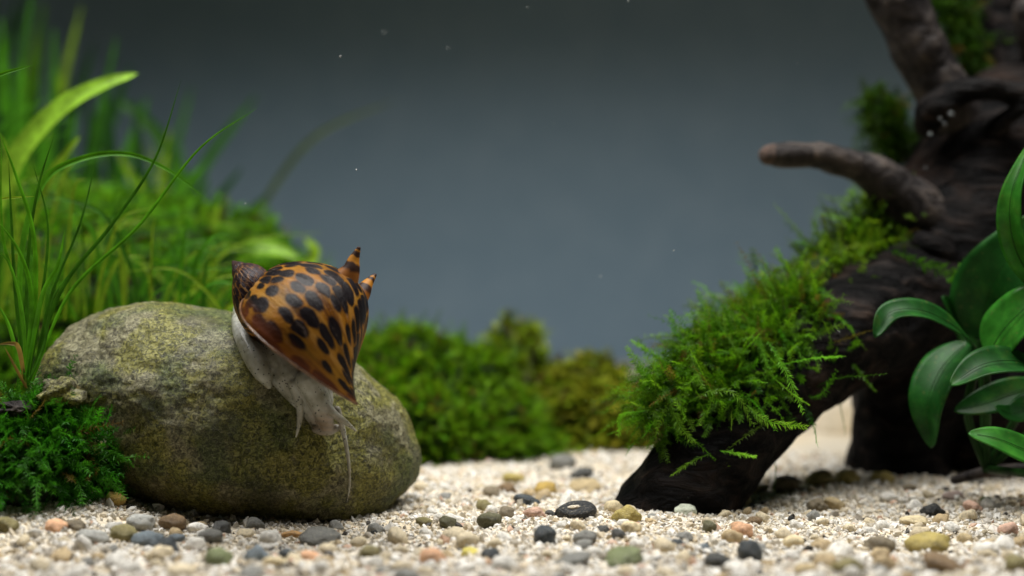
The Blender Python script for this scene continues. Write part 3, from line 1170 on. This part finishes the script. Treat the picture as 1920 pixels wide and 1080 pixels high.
B = [([(50, 722, 31.6), (66, 580, 31.5), (63, 440, 31.5), (31, 332, 31.5), (-4, 240, 31.5)], 9, GR1),
     ([(48, 722, 31.6), (78, 560, 31.4), (108, 498, 31.4), (122, 430, 31.4)], 9, GR1),
     ([(56, 715, 32), (115, 545, 32), (207, 425, 32), (290, 300, 32), (340, 150, 32)], 8, GR2),
     ([(60, 715, 31.6), (132, 548, 31.5), (259, 425, 31.4), (373, 280, 31.3), (483, 202, 31.2)], 7, GR1),
     ([(40, 700, 32.6), (40, 480, 33), (80, 345, 33.3), (145, 300, 33.4), (233, 288, 33.5), (311, 316, 33.6), (394, 378, 33.6)], 13, GR1),
     ([(50, 718, 31.8), (52, 500, 31.8), (70, 360, 31.8), (103, 248, 31.8)], 7, GR2),
     ([(44, 722, 31.5), (60, 570, 31.4), (40, 480, 31.4), (-6, 410, 31.3)], 9, GR1),
     ([(46, 722, 31.4), (44, 600, 31.3), (20, 500, 31.2), (-6, 470, 31.2)], 7, GR1),
     ([(50, 722, 31.8), (30, 560, 31.8), (22, 420, 31.9), (16, 300, 32)], 7, GR2),
     ([(54, 722, 31.8), (38, 560, 31.8), (5, 440, 31.9), (2, 250, 32)], 7, GR1),
     ([(50, 725, 31.5), (82, 650, 31.4), (100, 560, 31.4), (140, 500, 31.3)], 6, GR2),
     ([(48, 725, 31.5), (36, 655, 31.2), (20, 644, 31.1), (-5, 646, 31.1)], 9, GRB),
     ([(50, 728, 31.4), (30, 690, 31.2), (8, 650, 31.1)], 6, GRB),
     ([(60, 720, 31.9), (95, 560, 32), (150, 420, 32.2), (180, 300, 32.4)], 6, GR2),
     ([(-20, 380, 32), (10, 372, 32), (66, 368, 32)], 5, GRY),
     ([(-30, 160, 32.3), (0, 140, 32.3), (62, 122, 32.3)], 9, GR1),
     ([(42, 722, 31.7), (20, 620, 31.6), (-10, 560, 31.5)], 8, GR1),
     ([(52, 722, 31.9), (72, 600, 32), (90, 430, 32), (60, 300, 32)], 6, GR2)]
for pts, w, mt in B:
    blade(tuft, pts, w, mt)

# out-of-focus grass and ribbon plants behind
rt = thing('ribbon_plant', 'broad lime leaf arching up out of the blurred grass', 'plant')
for pts, w, mt in (([(-20, 420, 39), (35, 290, 39), (110, 205, 39), (190, 160, 39), (258, 138, 39)], 44, BRT),
                   ([(60, 420, 39.5), (95, 330, 39.5), (130, 280, 39.5), (150, 255, 39.5)], 16, GRY)):
    p = [P(*a) for a in pts]
    ribbon('leaf', p, w * pts[0][2] / F, mt, rt, nhint=(.2, -.8, .7), n=26, cross=4, cup=.15, prof=lambda t: np.sin(np.clip(t * 2.7 + .45, 0, math.pi)) ** .6 + .02)
tf = (lambda t: np.sin(np.clip(t * 2.6 + .5, 0, math.pi)) ** .7 + .02)
rp2 = thing('ribbon_plant', 'loose lime-tipped leaves in the blur between grass and snail spire', 'plant')
for pts, w, mt in (([(360, 520, 43), (385, 450, 43), (410, 385, 43)], 34, GRY),
                   ([(430, 500, 43.5), (470, 468, 43.5), (520, 468, 43.5), (560, 485, 43.5)], 34, BRT),
                   ([(500, 520, 44), (570, 500, 44), (590, 470, 44), (570, 445, 44)], 24, GRY),
                   ([(300, 560, 43), (330, 480, 43), (335, 430, 43)], 28, GR1)):
    ribbon('leaf', [P(*a) for a in pts], w * pts[0][2] / F, mt, rp2, nhint=(.1, -.8, .6), n=18, prof=tf)
rp3 = thing('ribbon_plant', 'faint thin leaves leaning right over the blurred moss carpet', 'plant')
for pts, w, mt in (([(440, 480, 52), (520, 340, 52), (600, 250, 52), (735, 190, 52)], 11, OLV),
                   ([(330, 420, 54), (390, 300, 54), (480, 180, 54)], 20, GR2),
                   ([(420, 480, 54), (300, 260, 54), (215, 180, 54)], 26, GR2)):
    ribbon('leaf', [P(*a) for a in pts], w * pts[0][2] / F, mt, rp3, n=20, prof=tf)

gt = thing('grass_tuft', 'dense blurred grass stand growing out of the moss carpet', 'grass')
for k in range(175):
    bx = rng.uniform(-140, 430)
    d = rng.uniform(36, 46)
    top = 560 - rng.uniform(90, 330) * (1.15 - max(bx, 0) / 480)
    lean = rng.normal(50, 80)
    mt = [GR1, GR1, GR2, GRY, GRY][rng.integers(0, 5)]
    pts = [(bx, 600, d), (bx + lean * .2, 600 - (600 - top) * .45, d), (bx + lean * .6, 600 - (600 - top) * .85, d), (bx + lean * 1.3, top + rng.uniform(-10, 40), d)]
    blade(gt, pts, rng.uniform(4, 9), mt)

bp = thing('strap_leaf_plant', 'tall stand of blurred green strap leaves rising behind the moss carpet', 'plant')
for k in range(135):
    bx, d = rng.uniform(-220, 380), rng.uniform(48, 60)
    top = max(bx, 0) * .72 + 40 + rng.uniform(-90, 260)
    lean = rng.normal(45, 75)
    pts = [(bx, 590, d), (bx + lean * .3, 590 - (590 - top) * .5, d), (bx + lean, min(top, 520), d)]
    deep = rng.random() < .35
    ribbon('leaf', [P(*a) for a in pts], rng.uniform(9, 34) * d / F, GR3 if deep else [GR2, GR1, GR1, GRY][rng.integers(0, 4)], bp, n=14, cross=2, prof=tf)

# ------------------------------------------------------------------ broad-leaved plant on the right
AN = leaf_material('anubias_leaf', False, (.011, .075, .010), .28, .42, .14, var=(.022, .125, .015), spots=True)
ANB = leaf_material('anubias_young_leaf', False, (.03, .17, .015), .3, .34, .16, var=(.06, .26, .025), spots=True)
PET = leaf_material('petiole', False, (.012, .045, .008), .2, .4, .1)
an = thing('anubias_plant', 'broad-leaved dark green plant growing beside the driftwood trunk', 'plant')
lp = (lambda t: np.sin(np.clip(t, 0, 1) ** .8 * math.pi) ** .62 * (1 - .12 * t) + .01)


def aleaf(pts, wpx, mat, nh=(0, -.9, .45), cup=.1, stalk=None, twist=0.0):
    p = [P(*a) for a in pts]
    lf = ribbon('leaf', p, wpx * pts[0][2] / F, mat, an, nhint=nh, n=34, cross=10, cup=cup, prof=lp, twist=twist)
    s = lf.modifiers.new('t', 'SOLIDIFY')
    s.thickness = .025
    q = catmull(np.array(p), 20)
    mbx = MB()
    off = norm(np.asarray(nh, float)) * .0
    add_tube(mbx, q[1:18] + off, np.linspace(.011, .005, 17), 6, 24)
    mbx.build('midrib', PET, lf)
    if stalk:
        ms_ = MB()
        add_tube(ms_, [P(*a) for a in stalk], [.09] * (len(stalk) - 1) + [.05], 8, 20)
        ms_.build('petiole', PET, an)
    return lf


R0 = (1850, 880, 34.5)
aleaf([(1828, 650, 34), (1790, 612, 33.5), (1730, 582, 33.2), (1670, 585, 33), (1640, 632, 32.8)], 66, AN, nh=(.1, -.55, .85), cup=.16, stalk=[R0, (1815, 780, 34.3), (1828, 690, 34.2), (1826, 648, 34)])
aleaf([(1815, 640, 34.2), (1765, 690, 33.8), (1738, 760, 33.6), (1745, 840, 33.8)], 96, AN, nh=(-.75, -.6, .2), cup=.14)
aleaf([(1960, 690, 33), (1900, 676, 32.5), (1840, 684, 32.2), (1782, 722, 32.0)], 84, AN, nh=(-.1, -.6, .8), cup=.14, stalk=[R0, (1940, 800, 34), (1975, 720, 33.2), (1960, 690, 33)])
aleaf([(1990, 868, 30.5), (1930, 846, 30.4), (1870, 822, 30.4), (1816, 812, 30.4)], 76, ANB, nh=(.1, -.62, .78), cup=.06, stalk=[R0, (1960, 890, 32), (2010, 885, 31), (1990, 868, 30.5)])
aleaf([(1838, 640, 35), (1850, 560, 34.6), (1885, 490, 34.2), (1950, 400, 34)], 150, AN, nh=(-.5, -.8, .35), cup=.1, stalk=[R0, (1845, 760, 35), (1838, 640, 35)])
aleaf([(1852, 668, 33.6), (1880, 620, 33.3), (1930, 570, 33), (1990, 520, 33)], 120, ANB, nh=(-.45, -.6, .7), cup=.12, stalk=[R0, (1850, 760, 34), (1852, 668, 33.6)])
aleaf([(1960, 560, 33.5), (1905, 470, 33), (1895, 370, 32.8), (1935, 260, 33)], 62, ANB, nh=(-.8, -.55, .3), cup=.12, stalk=[R0, (1950, 700, 34), (1970, 600, 33.6), (1960, 560, 33.5)])
aleaf([(1960, 720, 34), (1900, 735, 33.6), (1840, 755, 33.4), (1790, 770, 33.3)], 66, AN, nh=(0, -.75, .6), cup=.1)
aleaf([(1990, 740, 33.3), (1940, 755, 33), (1900, 775, 32.9), (1866, 762, 32.9)], 60, AN, nh=(0, -.6, .8), cup=.1)
aleaf([(1842, 690, 35.6), (1818, 640, 35.4), (1795, 590, 35.2), (1768, 556, 35)], 62, AN, nh=(.5, -.8, .3), cup=.1, stalk=[R0, (1848, 780, 35.5), (1842, 690, 35.6)])
mr_ = MB()
add_tube(mr_, [P(1790, 900, 35), P(1850, 885, 34.6), P(1930, 880, 34.4), P(2010, 890, 34.3)], [.1, .13, .13, .12], 10, 20)
mr_.build('rhizome', BARE, an)

# ------------------------------------------------------------------ small rocks at the left end of the stone
def rock(name, label, cen, rad, seed, mat, rough=.22, cat='rock', group=None, sub=4):
    def fn(c):
        k = 1 + rough * mnoise.noise(c * 1.5 + Vector((seed, 0, 3))) + rough * .5 * mnoise.noise(c * 3.5 + Vector((seed, 5, 1))) + rough * .25 * mnoise.noise(c * 8 + Vector((seed, 5, 1)))
        return Vector((c.x * rad[0] * k, c.y * rad[1] * k, c.z * rad[2] * k))
    o = obj(name, ico_mesh(name, sub, fn), mat)
    o.location = cen
    return tag(o, label, cat, group)


rock('rock_chip', 'knobbly algae-speckled rock lump wedged above the dark moss clump', P(112, 738, 31.2), (.42, .35, .27), 4, STONE, .5)
rock('rock_chip', 'small pale rock lump low between moss clump and big stone', P(172, 835, 31.2), (.3, .3, .2), 9, STONE, .45)
rock('rock_chip', 'reddish brown rock piece at the foot of the sharp grass tuft', P(30, 768, 31.1), (.42, .35, .16), 14, BARE, .4)
rock('pale_rock', 'blurred pale beige stone behind the driftwood arch opening', P(1560, 800, 47) + np.array([0, .6, -.3]), (2.3, 1.4, 1.5), 19, SAND, .2)

# ------------------------------------------------------------------ pebbles
PM = []
for k in range(7):
    def fn(c, k=k):
        s = 1 + .30 * mnoise.noise(c * 1.1 + Vector((k * 3.1, 1, 2))) + .14 * mnoise.noise(c * 2.6 + Vector((k * 1.7, 4, 2)))
        return c * s
    me = ico_mesh('pebble', 4 if k < 2 else 3, fn)
    me.materials.append(PEB)
    PM.append(me)

CLR = {'black': (.018, .02, .022), 'slate': (.045, .055, .062), 'dgrey': (.07, .072, .07), 'grey': (.17, .17, .155), 'bluegrey': (.13, .16, .18), 'lgrey': (.42, .42, .39),
       'brown': (.19, .125, .065), 'gbrown': (.2, .165, .11), 'olive': (.23, .20, .085), 'dolive': (.10, .095, .05), 'ochre': (.46, .31, .075), 'tan': (.46, .36, .2), 'cream': (.66, .55, .34), 'white': (.78, .75, .68),
       'peach': (.66, .38, .22), 'pink': (.62, .4, .3), 'orange': (.58, .34, .14), 'mint': (.56, .6, .48), 'lemon': (.6, .52, .12), 'mauve': (.30, .23, .20), 'green': (.17, .20, .09), 'yolive': (.34, .27, .08)}
PB = [
 (1082, 958, 80, 36, 'black', 'glossy black pebble with a sand-filled hollow in front of the driftwood foot'),
 (988, 940, 46, 24, 'slate', 'smooth dark slate oval pebble behind the hollow black pebble'),
 (1023, 917, 46, 30, 'ochre', 'ochre yellow pebble near the moss mound foot'),
 (1092, 890, 44, 26, 'dgrey', 'dark grey pebble leaning on a tan flat pebble'),
 (1097, 912, 62, 28, 'tan', 'flat tan pebble under a dark grey one'),
 (1053, 868, 52, 36, 'grey', 'blurred round grey pebble at the mossy rock foot'),
 (923, 923, 34, 24, 'gbrown', 'grey-brown pebble side by side with a rounder brown one'),
 (952, 917, 34, 24, 'brown', 'rounded brown pebble in front of a green-tinged pebble'),
 (962, 897, 40, 22, 'yolive', 'green-tinged yellow pebble below the moss mound'),
 (950, 962, 32, 28, 'gbrown', 'grey-brown pebble beside the speckled olive one'),
 (918, 977, 44, 32, 'dolive', 'dark olive speckled pebble on the open sand'),
 (840, 980, 36, 26, 'dolive', 'olive pebble near the right end of the big stone'),
 (792, 979, 32, 20, 'olive', 'small olive pebble touching the right end of the big stone'),
 (907, 948, 30, 22, 'olive', 'pale olive pebble half sunk behind the speckled olive one'),
 (1003, 963, 38, 24, 'pink', 'pinkish pebble beside the hollow black pebble'),
 (1032, 963, 18, 14, 'dgrey', 'tiny dark pebble wedged by the hollow black pebble'),
 (1022, 1005, 46, 42, 'slate', 'round dark slate pebble in front of the hollow black pebble'),
 (1098, 1010, 42, 30, 'grey', 'grey pebble next to the round dark slate pebble'),
 (1130, 993, 27, 18, 'dgrey', 'small dark chip between grey pebble and yellow-brown one'),
 (1158, 1003, 28, 24, 'dgrey', 'small purplish dark pebble by a cream one'),
 (1152, 952, 36, 28, 'cream', 'cream pebble tucked against the driftwood foot'),
 (1176, 967, 50, 38, 'yolive', 'yellow-brown pebble with a dark mark at the driftwood foot'),
 (1185, 990, 34, 28, 'cream', 'cream pebble below the yellow-brown one with the dark mark'),
 (1287, 958, 42, 24, 'mint', 'pale mint pebble at the base of the driftwood foot'),
 (1340, 947, 44, 24, 'mint', 'greenish white pebble along the driftwood foot'),
 (1385, 935, 50, 36, 'cream', 'pale yellow translucent pebble along the driftwood foot'),
 (1330, 988, 28, 25, 'dolive', 'small round dark olive pebble on open sand beyond the driftwood foot'),
 (1273, 1020, 28, 17, 'slate', 'small dark slate pebble in the pale gravel'),
 (1320, 1028, 30, 17, 'bluegrey', 'small blue-grey pebble above a round dark one'),
 (1347, 1053, 46, 36, 'dgrey', 'round dark grey pebble beside a pointed slate one'),
 (1170, 1049, 80, 36, 'green', 'flat moss-green oval pebble in the foreground gravel'),
 (1073, 1055, 70, 28, 'grey', 'flat grey pebble beside the moss-green oval one'),
 (920, 1040, 36, 26, 'slate', 'dark blue-grey pebble beside a lemon yellow one'),
 (880, 1037, 34, 20, 'lemon', 'lemon yellow pebble in the foreground gravel'),
 (812, 1047, 50, 38, 'peach', 'large peach pebble in the foreground gravel'),
 (982, 1042, 20, 14, 'grey', 'tiny grey pebble in the blurred foreground'),
 (1290, 1042, 30, 17, 'grey', 'small flat grey pebble below the small dark slate pebble'),
 (1476, 910, 58, 38, 'gbrown', 'large brown mottled pebble beneath the driftwood arch'),
 (1423, 920, 40, 20, 'olive', 'olive beige pebble between driftwood foot and brown mottled pebble'),
 (1540, 897, 52, 34, 'olive', 'olive pebble under the arch beside the brown mottled one'),
 (1590, 896, 46, 32, 'yolive', 'yellow-olive pebble at the second driftwood leg'),
 (1660, 897, 46, 26, 'yolive', 'blurred yellow-olive pebble in front of the second driftwood leg'),
 (1534, 949, 40, 28, 'gbrown', 'speckled beige-grey pebble, lower of a touching pair'),
 (1566, 945, 36, 26, 'tan', 'speckled beige pebble, rounder of a touching pair'),
 (1668, 934, 36, 22, 'white', 'bright white pebble on the open sand by the second leg'),
 (1708, 915, 30, 16, 'gbrown', 'brown-grey chip beyond the bright white pebble'),
 (1792, 931, 44, 22, 'mauve', 'mauve-grey flat pebble below the broad-leaved plant'),
 (1831, 903, 36, 20, 'grey', 'grey pebble in the shade of the broad-leaved plant'),
 (1853, 940, 26, 17, 'green', 'small dark green pebble beyond the salmon pink one'),
 (1752, 958, 42, 26, 'black', 'shiny black pebble alone on the pale sand'),
 (1826, 952, 34, 26, 'pink', 'salmon pink pebble beside the shiny black pebble'),
 (1393, 995, 46, 34, 'peach', 'peach pebble behind the pointed slate one'),
 (1415, 978, 30, 18, 'brown', 'small brown pebble touching a peach one'),
 (1408, 1035, 46, 50, 'slate', 'upright pointed dark slate pebble'),
 (1652, 1023, 62, 36, 'gbrown', 'rounded grey-olive pebble beside a long ochre one'),
 (1749, 1020, 84, 38, 'yolive', 'long ochre-olive oval pebble'),
 (1592, 1067, 64, 36, 'olive', 'blurred olive pebble in the foremost gravel'),
 (1775, 1062, 76, 40, 'brown', 'blurred large brown pebble in the foremost gravel'),
 (1912, 1060, 50, 40, 'olive', 'blurred olive pebble below the bright low leaf'),
 (1490, 1018, 38, 28, 'cream', 'yellowish cream pebble beyond the pointed slate one'),
 (1894, 992, 40, 26, 'pink', 'blotchy pink pebble under the bright low leaf'),
 (1810, 1012, 32, 26, 'tan', 'tan pebble at the end of the long ochre-olive one'),
 (1855, 1031, 48, 28, 'white', 'white pebble past the long ochre-olive one'),
 (1578, 1035, 52, 34, 'white', 'white pebble beyond the blurred foremost olive one'),
 (1384, 1067, 42, 28, 'white', 'white pebble in front of the pointed slate one'),
 (1513, 1070, 48, 26, 'tan', 'blurred sandy tan pebble in the foremost gravel'),
 (1484, 973, 12, 11, 'black', 'tiny black chip on the pale sand by the speckled pair'),
 (1720, 978, 60, 22, 'cream', 'rough beige flat pebble in front of the shiny black pebble'),
 (212, 937, 40, 30, 'ochre', 'tan-yellow pebble at the edge of the dark moss clump'),
 (101, 987, 42, 26, 'peach', 'peach-beige pebble below the dark moss clump'),
 (137, 985, 44, 20, 'gbrown', 'dull grey-brown pebble below the dark moss clump'),
 (8, 985, 44, 34, 'olive', 'blurred olive pebble under the far end of the moss clump'),
 (261, 980, 54, 34, 'lgrey', 'pale grey-beige flat pebble near a round brown one'),
 (322, 982, 48, 36, 'brown', 'rounded brown pebble in front of the big stone'),
 (170, 1008, 64, 30, 'lgrey', 'flat pale grey pebble beside the olive tan one'),
 (225, 1001, 52, 36, 'olive', 'olive tan pebble beside the flat pale grey one'),
 (273, 1014, 60, 34, 'bluegrey', 'mottled blue-grey pebble touching a dark slate one'),
 (311, 1026, 42, 40, 'slate', 'dark slate pebble in the heap before the big stone'),
 (370, 991, 36, 24, 'white', 'white pebble in the heap next to the round brown one'),
 (413, 991, 38, 30, 'dgrey', 'dark grey-brown pebble in the heap against the big stone'),
 (392, 1008, 44, 33, 'grey', 'plain grey pebble in the heap before the big stone'),
 (366, 1022, 38, 34, 'white', 'white rounded pebble lowest in the heap'),
 (327, 1011, 34, 20, 'bluegrey', 'small pale blue-grey pebble in the heap'),
 (408, 1048, 50, 40, 'green', 'olive green pebble in front of the heap'),
 (479, 1043, 44, 38, 'bluegrey', 'round blue-grey pebble next to a dark oval one'),
 (540, 1043, 38, 28, 'slate', 'dark slate oval beside the round blue-grey pebble'),
 (598, 1010, 85, 34, 'grey', 'large flat grey oval pebble in front of the big stone'),
 (546, 1004, 38, 16, 'orange', 'pale orange pebble behind the large flat grey oval'),
 (702, 1000, 15, 14, 'black', 'tiny round purplish black pebble on clean sand'),
 (690, 1038, 41, 33, 'olive', 'single olive brown pebble on clean sand'),
 (582, 1044, 42, 20, 'peach', 'pale peach pebble below the large flat grey oval'),
 (362, 961, 18, 14, 'lgrey', 'tiny pale pebble against the foot of the big stone'),
 (515, 1057, 46, 26, 'cream', 'blurred beige pebble between the blue-grey and dark oval ones'),
]
placed = []
for k, (px, py, w_, h_, c, lab) in enumerate(PB):
    g = G(px, py + h_ * .40)
    d = g[1] - CAMY
    rx, rz = w_ * d / F / 2, h_ * d / F / 2
    o = obj('pebble', PM[k % 7])
    ry = (rx * rng.uniform(.7, 1.0) + rz * .2)
    o.location = (g[0], g[1] + ry * .6, g[2] + rz * .62)
    o.scale = (rx, ry, rz * 1.08)
    o.rotation_euler = (rng.normal() * .15, rng.normal() * .12, rng.normal() * .3)
    col = np.array(CLR[c]) * rng.uniform(.88, 1.12)
    o.color = (*np.clip(col, 0, 1), 1)
    if k == 0:
        def dent(c):
            k_ = (c - Vector((-.12, -.62, .72)))
            e = math.exp(-((k_.x / .5) ** 2 + (k_.y / .42) ** 2 + (k_.z / .42) ** 2))
            return c * (1 - .34 * e + .1 * mnoise.noise(c * 1.3))
        o.data = ico_mesh('pebble', 4, dent)
        o.data.materials.append(PEB)
        o.rotation_euler = (0, -.12, 0)
        fl = obj('sand_pocket', ico_mesh('sand_pocket', 3, lambda c: Vector((c.x * .36, c.y * .22, c.z * .22)) * (1 + .35 * mnoise.noise(c * 2.5))), SAND, o)
        fl.location = (-.12, -.44, .50)
    tag(o, lab, 'pebble', 'coloured pebbles on the sand')
    placed.append((g[0], g[1] + ry * .6, rx, ry))
placed = np.array(placed)

# short unique names of the traced pebbles, used to tell the small ones apart
def short(lab):
    w = lab.replace(',', ' ,').split()
    stop = {'with', 'behind', 'near', 'leaning', 'under', 'at', 'side', 'in', 'beside', 'on', 'touching', 'half', 'wedged', 'next', 'between', 'by', 'tucked', 'below', 'along', 'above', 'beneath', 'and', 'alone', ',', 'past', 'beyond', 'against', 'lowest', 'before'}
    o = []
    for x in w:
        if x in stop and o:
            break
        o.append(x)
    return ' '.join(o)


SH = [short(p[5]) for p in PB]
REF = [(placed[k, 0], placed[k, 1], SH[k]) for k in range(len(PB)) if SH.count(SH[k]) == 1 and 3 <= len(SH[k].split()) <= 6]
RX = np.array([[r[0], r[1]] for r in REF])

# many smaller pale pebbles
KIND = [('white', (.80, .77, .70), 'small white pebble half sunk in the pale gravel'), ('cream', (.68, .58, .40), 'small cream pebble half sunk in the pale gravel'),
        ('tan', (.55, .42, .24), 'small honey-tan pebble half sunk in the pale gravel'), ('grey', (.26, .26, .24), 'small light-grey pebble half sunk in the pale gravel')]
cnt = 0
tries = 0
while cnt < 230 and tries < 6000:
    tries += 1
    px, py = rng.uniform(-30, 1950), 905 + 190 * rng.random() ** .8
    if px < 780 and py < 990:
        continue
    if 1140 < px < 1420 and py < 950:
        continue
    g = G(px, py)
    s = rng.uniform(.06, .19) * (1.3 if py > 1010 else 1.0)
    if np.any(np.hypot((placed[:, 0] - g[0]) / (placed[:, 2] + s), (placed[:, 1] - g[1]) / (placed[:, 3] + s)) < 1.0):
        continue
    q = rng.choice(4, p=[.42, .33, .15, .10])
    o = obj('pebble', PM[2 + cnt % 5])
    o.location = (g[0], g[1], g[2] + s * .3)
    o.scale = (s, s * rng.uniform(.7, 1), s * rng.uniform(.6, .85))
    o.rotation_euler = tuple(rng.normal(size=3) * .5)
    o.color = (*np.clip(np.array(KIND[q][1]) * rng.uniform(.72, 1.0), 0, 1), 1)
    rf = REF[int(np.argmin(np.hypot(RX[:, 0] - g[0], RX[:, 1] - g[1])))][2]
    tag(o, KIND[q][2].split(' half')[0] + ' half sunk in gravel by the ' + rf, 'pebble', 'small %s pebbles in the gravel' % KIND[q][0])
    placed = np.vstack([placed, [g[0], g[1], s, s]])
    cnt += 1

# ------------------------------------------------------------------ sand grains (real geometry, uncountable)
b = bmesh.new()
bmesh.ops.create_icosphere(b, subdivisions=1, radius=1)
b.verts.ensure_lookup_table()
IV = np.array([v.co[:] for v in b.verts])
IF = np.array([[v.index for v in f.verts] for f in b.faces])
b.free()
ng = 62000
ydep = -5.6 + 17.5 * rng.random(ng) ** 1.25
hw = (ydep + 30) * .345 + .6
xg = rng.uniform(-1, 1, ng) * hw
sz = np.exp(rng.normal(math.log(.036), .38, ng)) * (1 + .02 * np.maximum(ydep, 0))
sz = np.clip(sz * (1 + .45 * np.clip(-(ydep + .5) / 3, 0, 1)), .016, .12)
zg = ground_h(xg, ydep) + sz * .25
# skip grains buried in the stone
u1 = np.stack([xg - SC[0], ydep - SC[1], zg - SC[2]], -1)
ins = ((u1 @ e1) / SA) ** 2 + ((u1 @ e2) / SB) ** 2 + ((u1 @ e3) / SCc) ** 2 > .93
xg, ydep, zg, sz = xg[ins], ydep[ins], zg[ins], sz[ins]
ng = len(xg)
shape = IV[None] * (1 + .28 * rng.standard_normal((ng, 12, 1))) * rng.uniform(.6, 1.25, (ng, 1, 3))
Q4 = norm(rng.standard_normal((ng, 4)))
w_, x_, y_, z_ = Q4.T
RM = np.stack([np.stack([1 - 2 * (y_ * y_ + z_ * z_), 2 * (x_ * y_ - z_ * w_), 2 * (x_ * z_ + y_ * w_)], -1),
               np.stack([2 * (x_ * y_ + z_ * w_), 1 - 2 * (x_ * x_ + z_ * z_), 2 * (y_ * z_ - x_ * w_)], -1),
               np.stack([2 * (x_ * z_ - y_ * w_), 2 * (y_ * z_ + x_ * w_), 1 - 2 * (x_ * x_ + y_ * y_)], -1)], 1)
VV = np.einsum('nij,nkj->nki', RM, shape) * sz[:, None, None] + np.stack([xg, ydep, zg], -1)[:, None]
pal = np.array([(.86, .84, .79), (.80, .74, .63), (.70, .61, .46), (.58, .47, .31), (.62, .58, .52), (.30, .27, .22), (.06, .055, .05), (.66, .45, .33)])
ci = rng.choice(len(pal), ng, p=[.40, .26, .13, .055, .08, .035, .015, .025])
cg = np.clip(pal[ci] * rng.uniform(.70, .95, (ng, 1)), 0, 1)
go = mesh_np('sand_grains', VV.reshape(-1, 3), (IF[None] + (np.arange(ng) * 12)[:, None, None]).reshape(-1, 3), GRAIN, smooth=False, cols=np.repeat(cg, 12, axis=0))
tag(go, 'loose white and cream sand grains covering the tank floor', 'sand', kind='stuff')

# drifting specks in the water
sp_v, sp_f = [], []
SPK = [(989, 13), (1178, 2), (638, 106), (1038, 232), (1263, 470), (1126, 518), (1495, 118), (840, 90), (668, 318), (1500, 75), (460, 382), (720, 60), (1030, 640)]
for k, (px, py) in enumerate(SPK):
    c = P(px, py, 28.5 + (k * 7 % 13) * .8)
    sp_v.append(c + IV * (.007 + .003 * (k % 3)) * np.array([1, .8, 1.2]))
    sp_f.append(IF + 12 * k)
specm, nt, bb = mat_new('water_speck')
bb.inputs['Base Color'].default_value = (.8, .82, .8, 1)
so_ = mesh_np('water_specks', np.vstack(sp_v), np.vstack(sp_f), specm)
tag(so_, 'tiny pale specks drifting in the tank water', 'specks', kind='stuff')
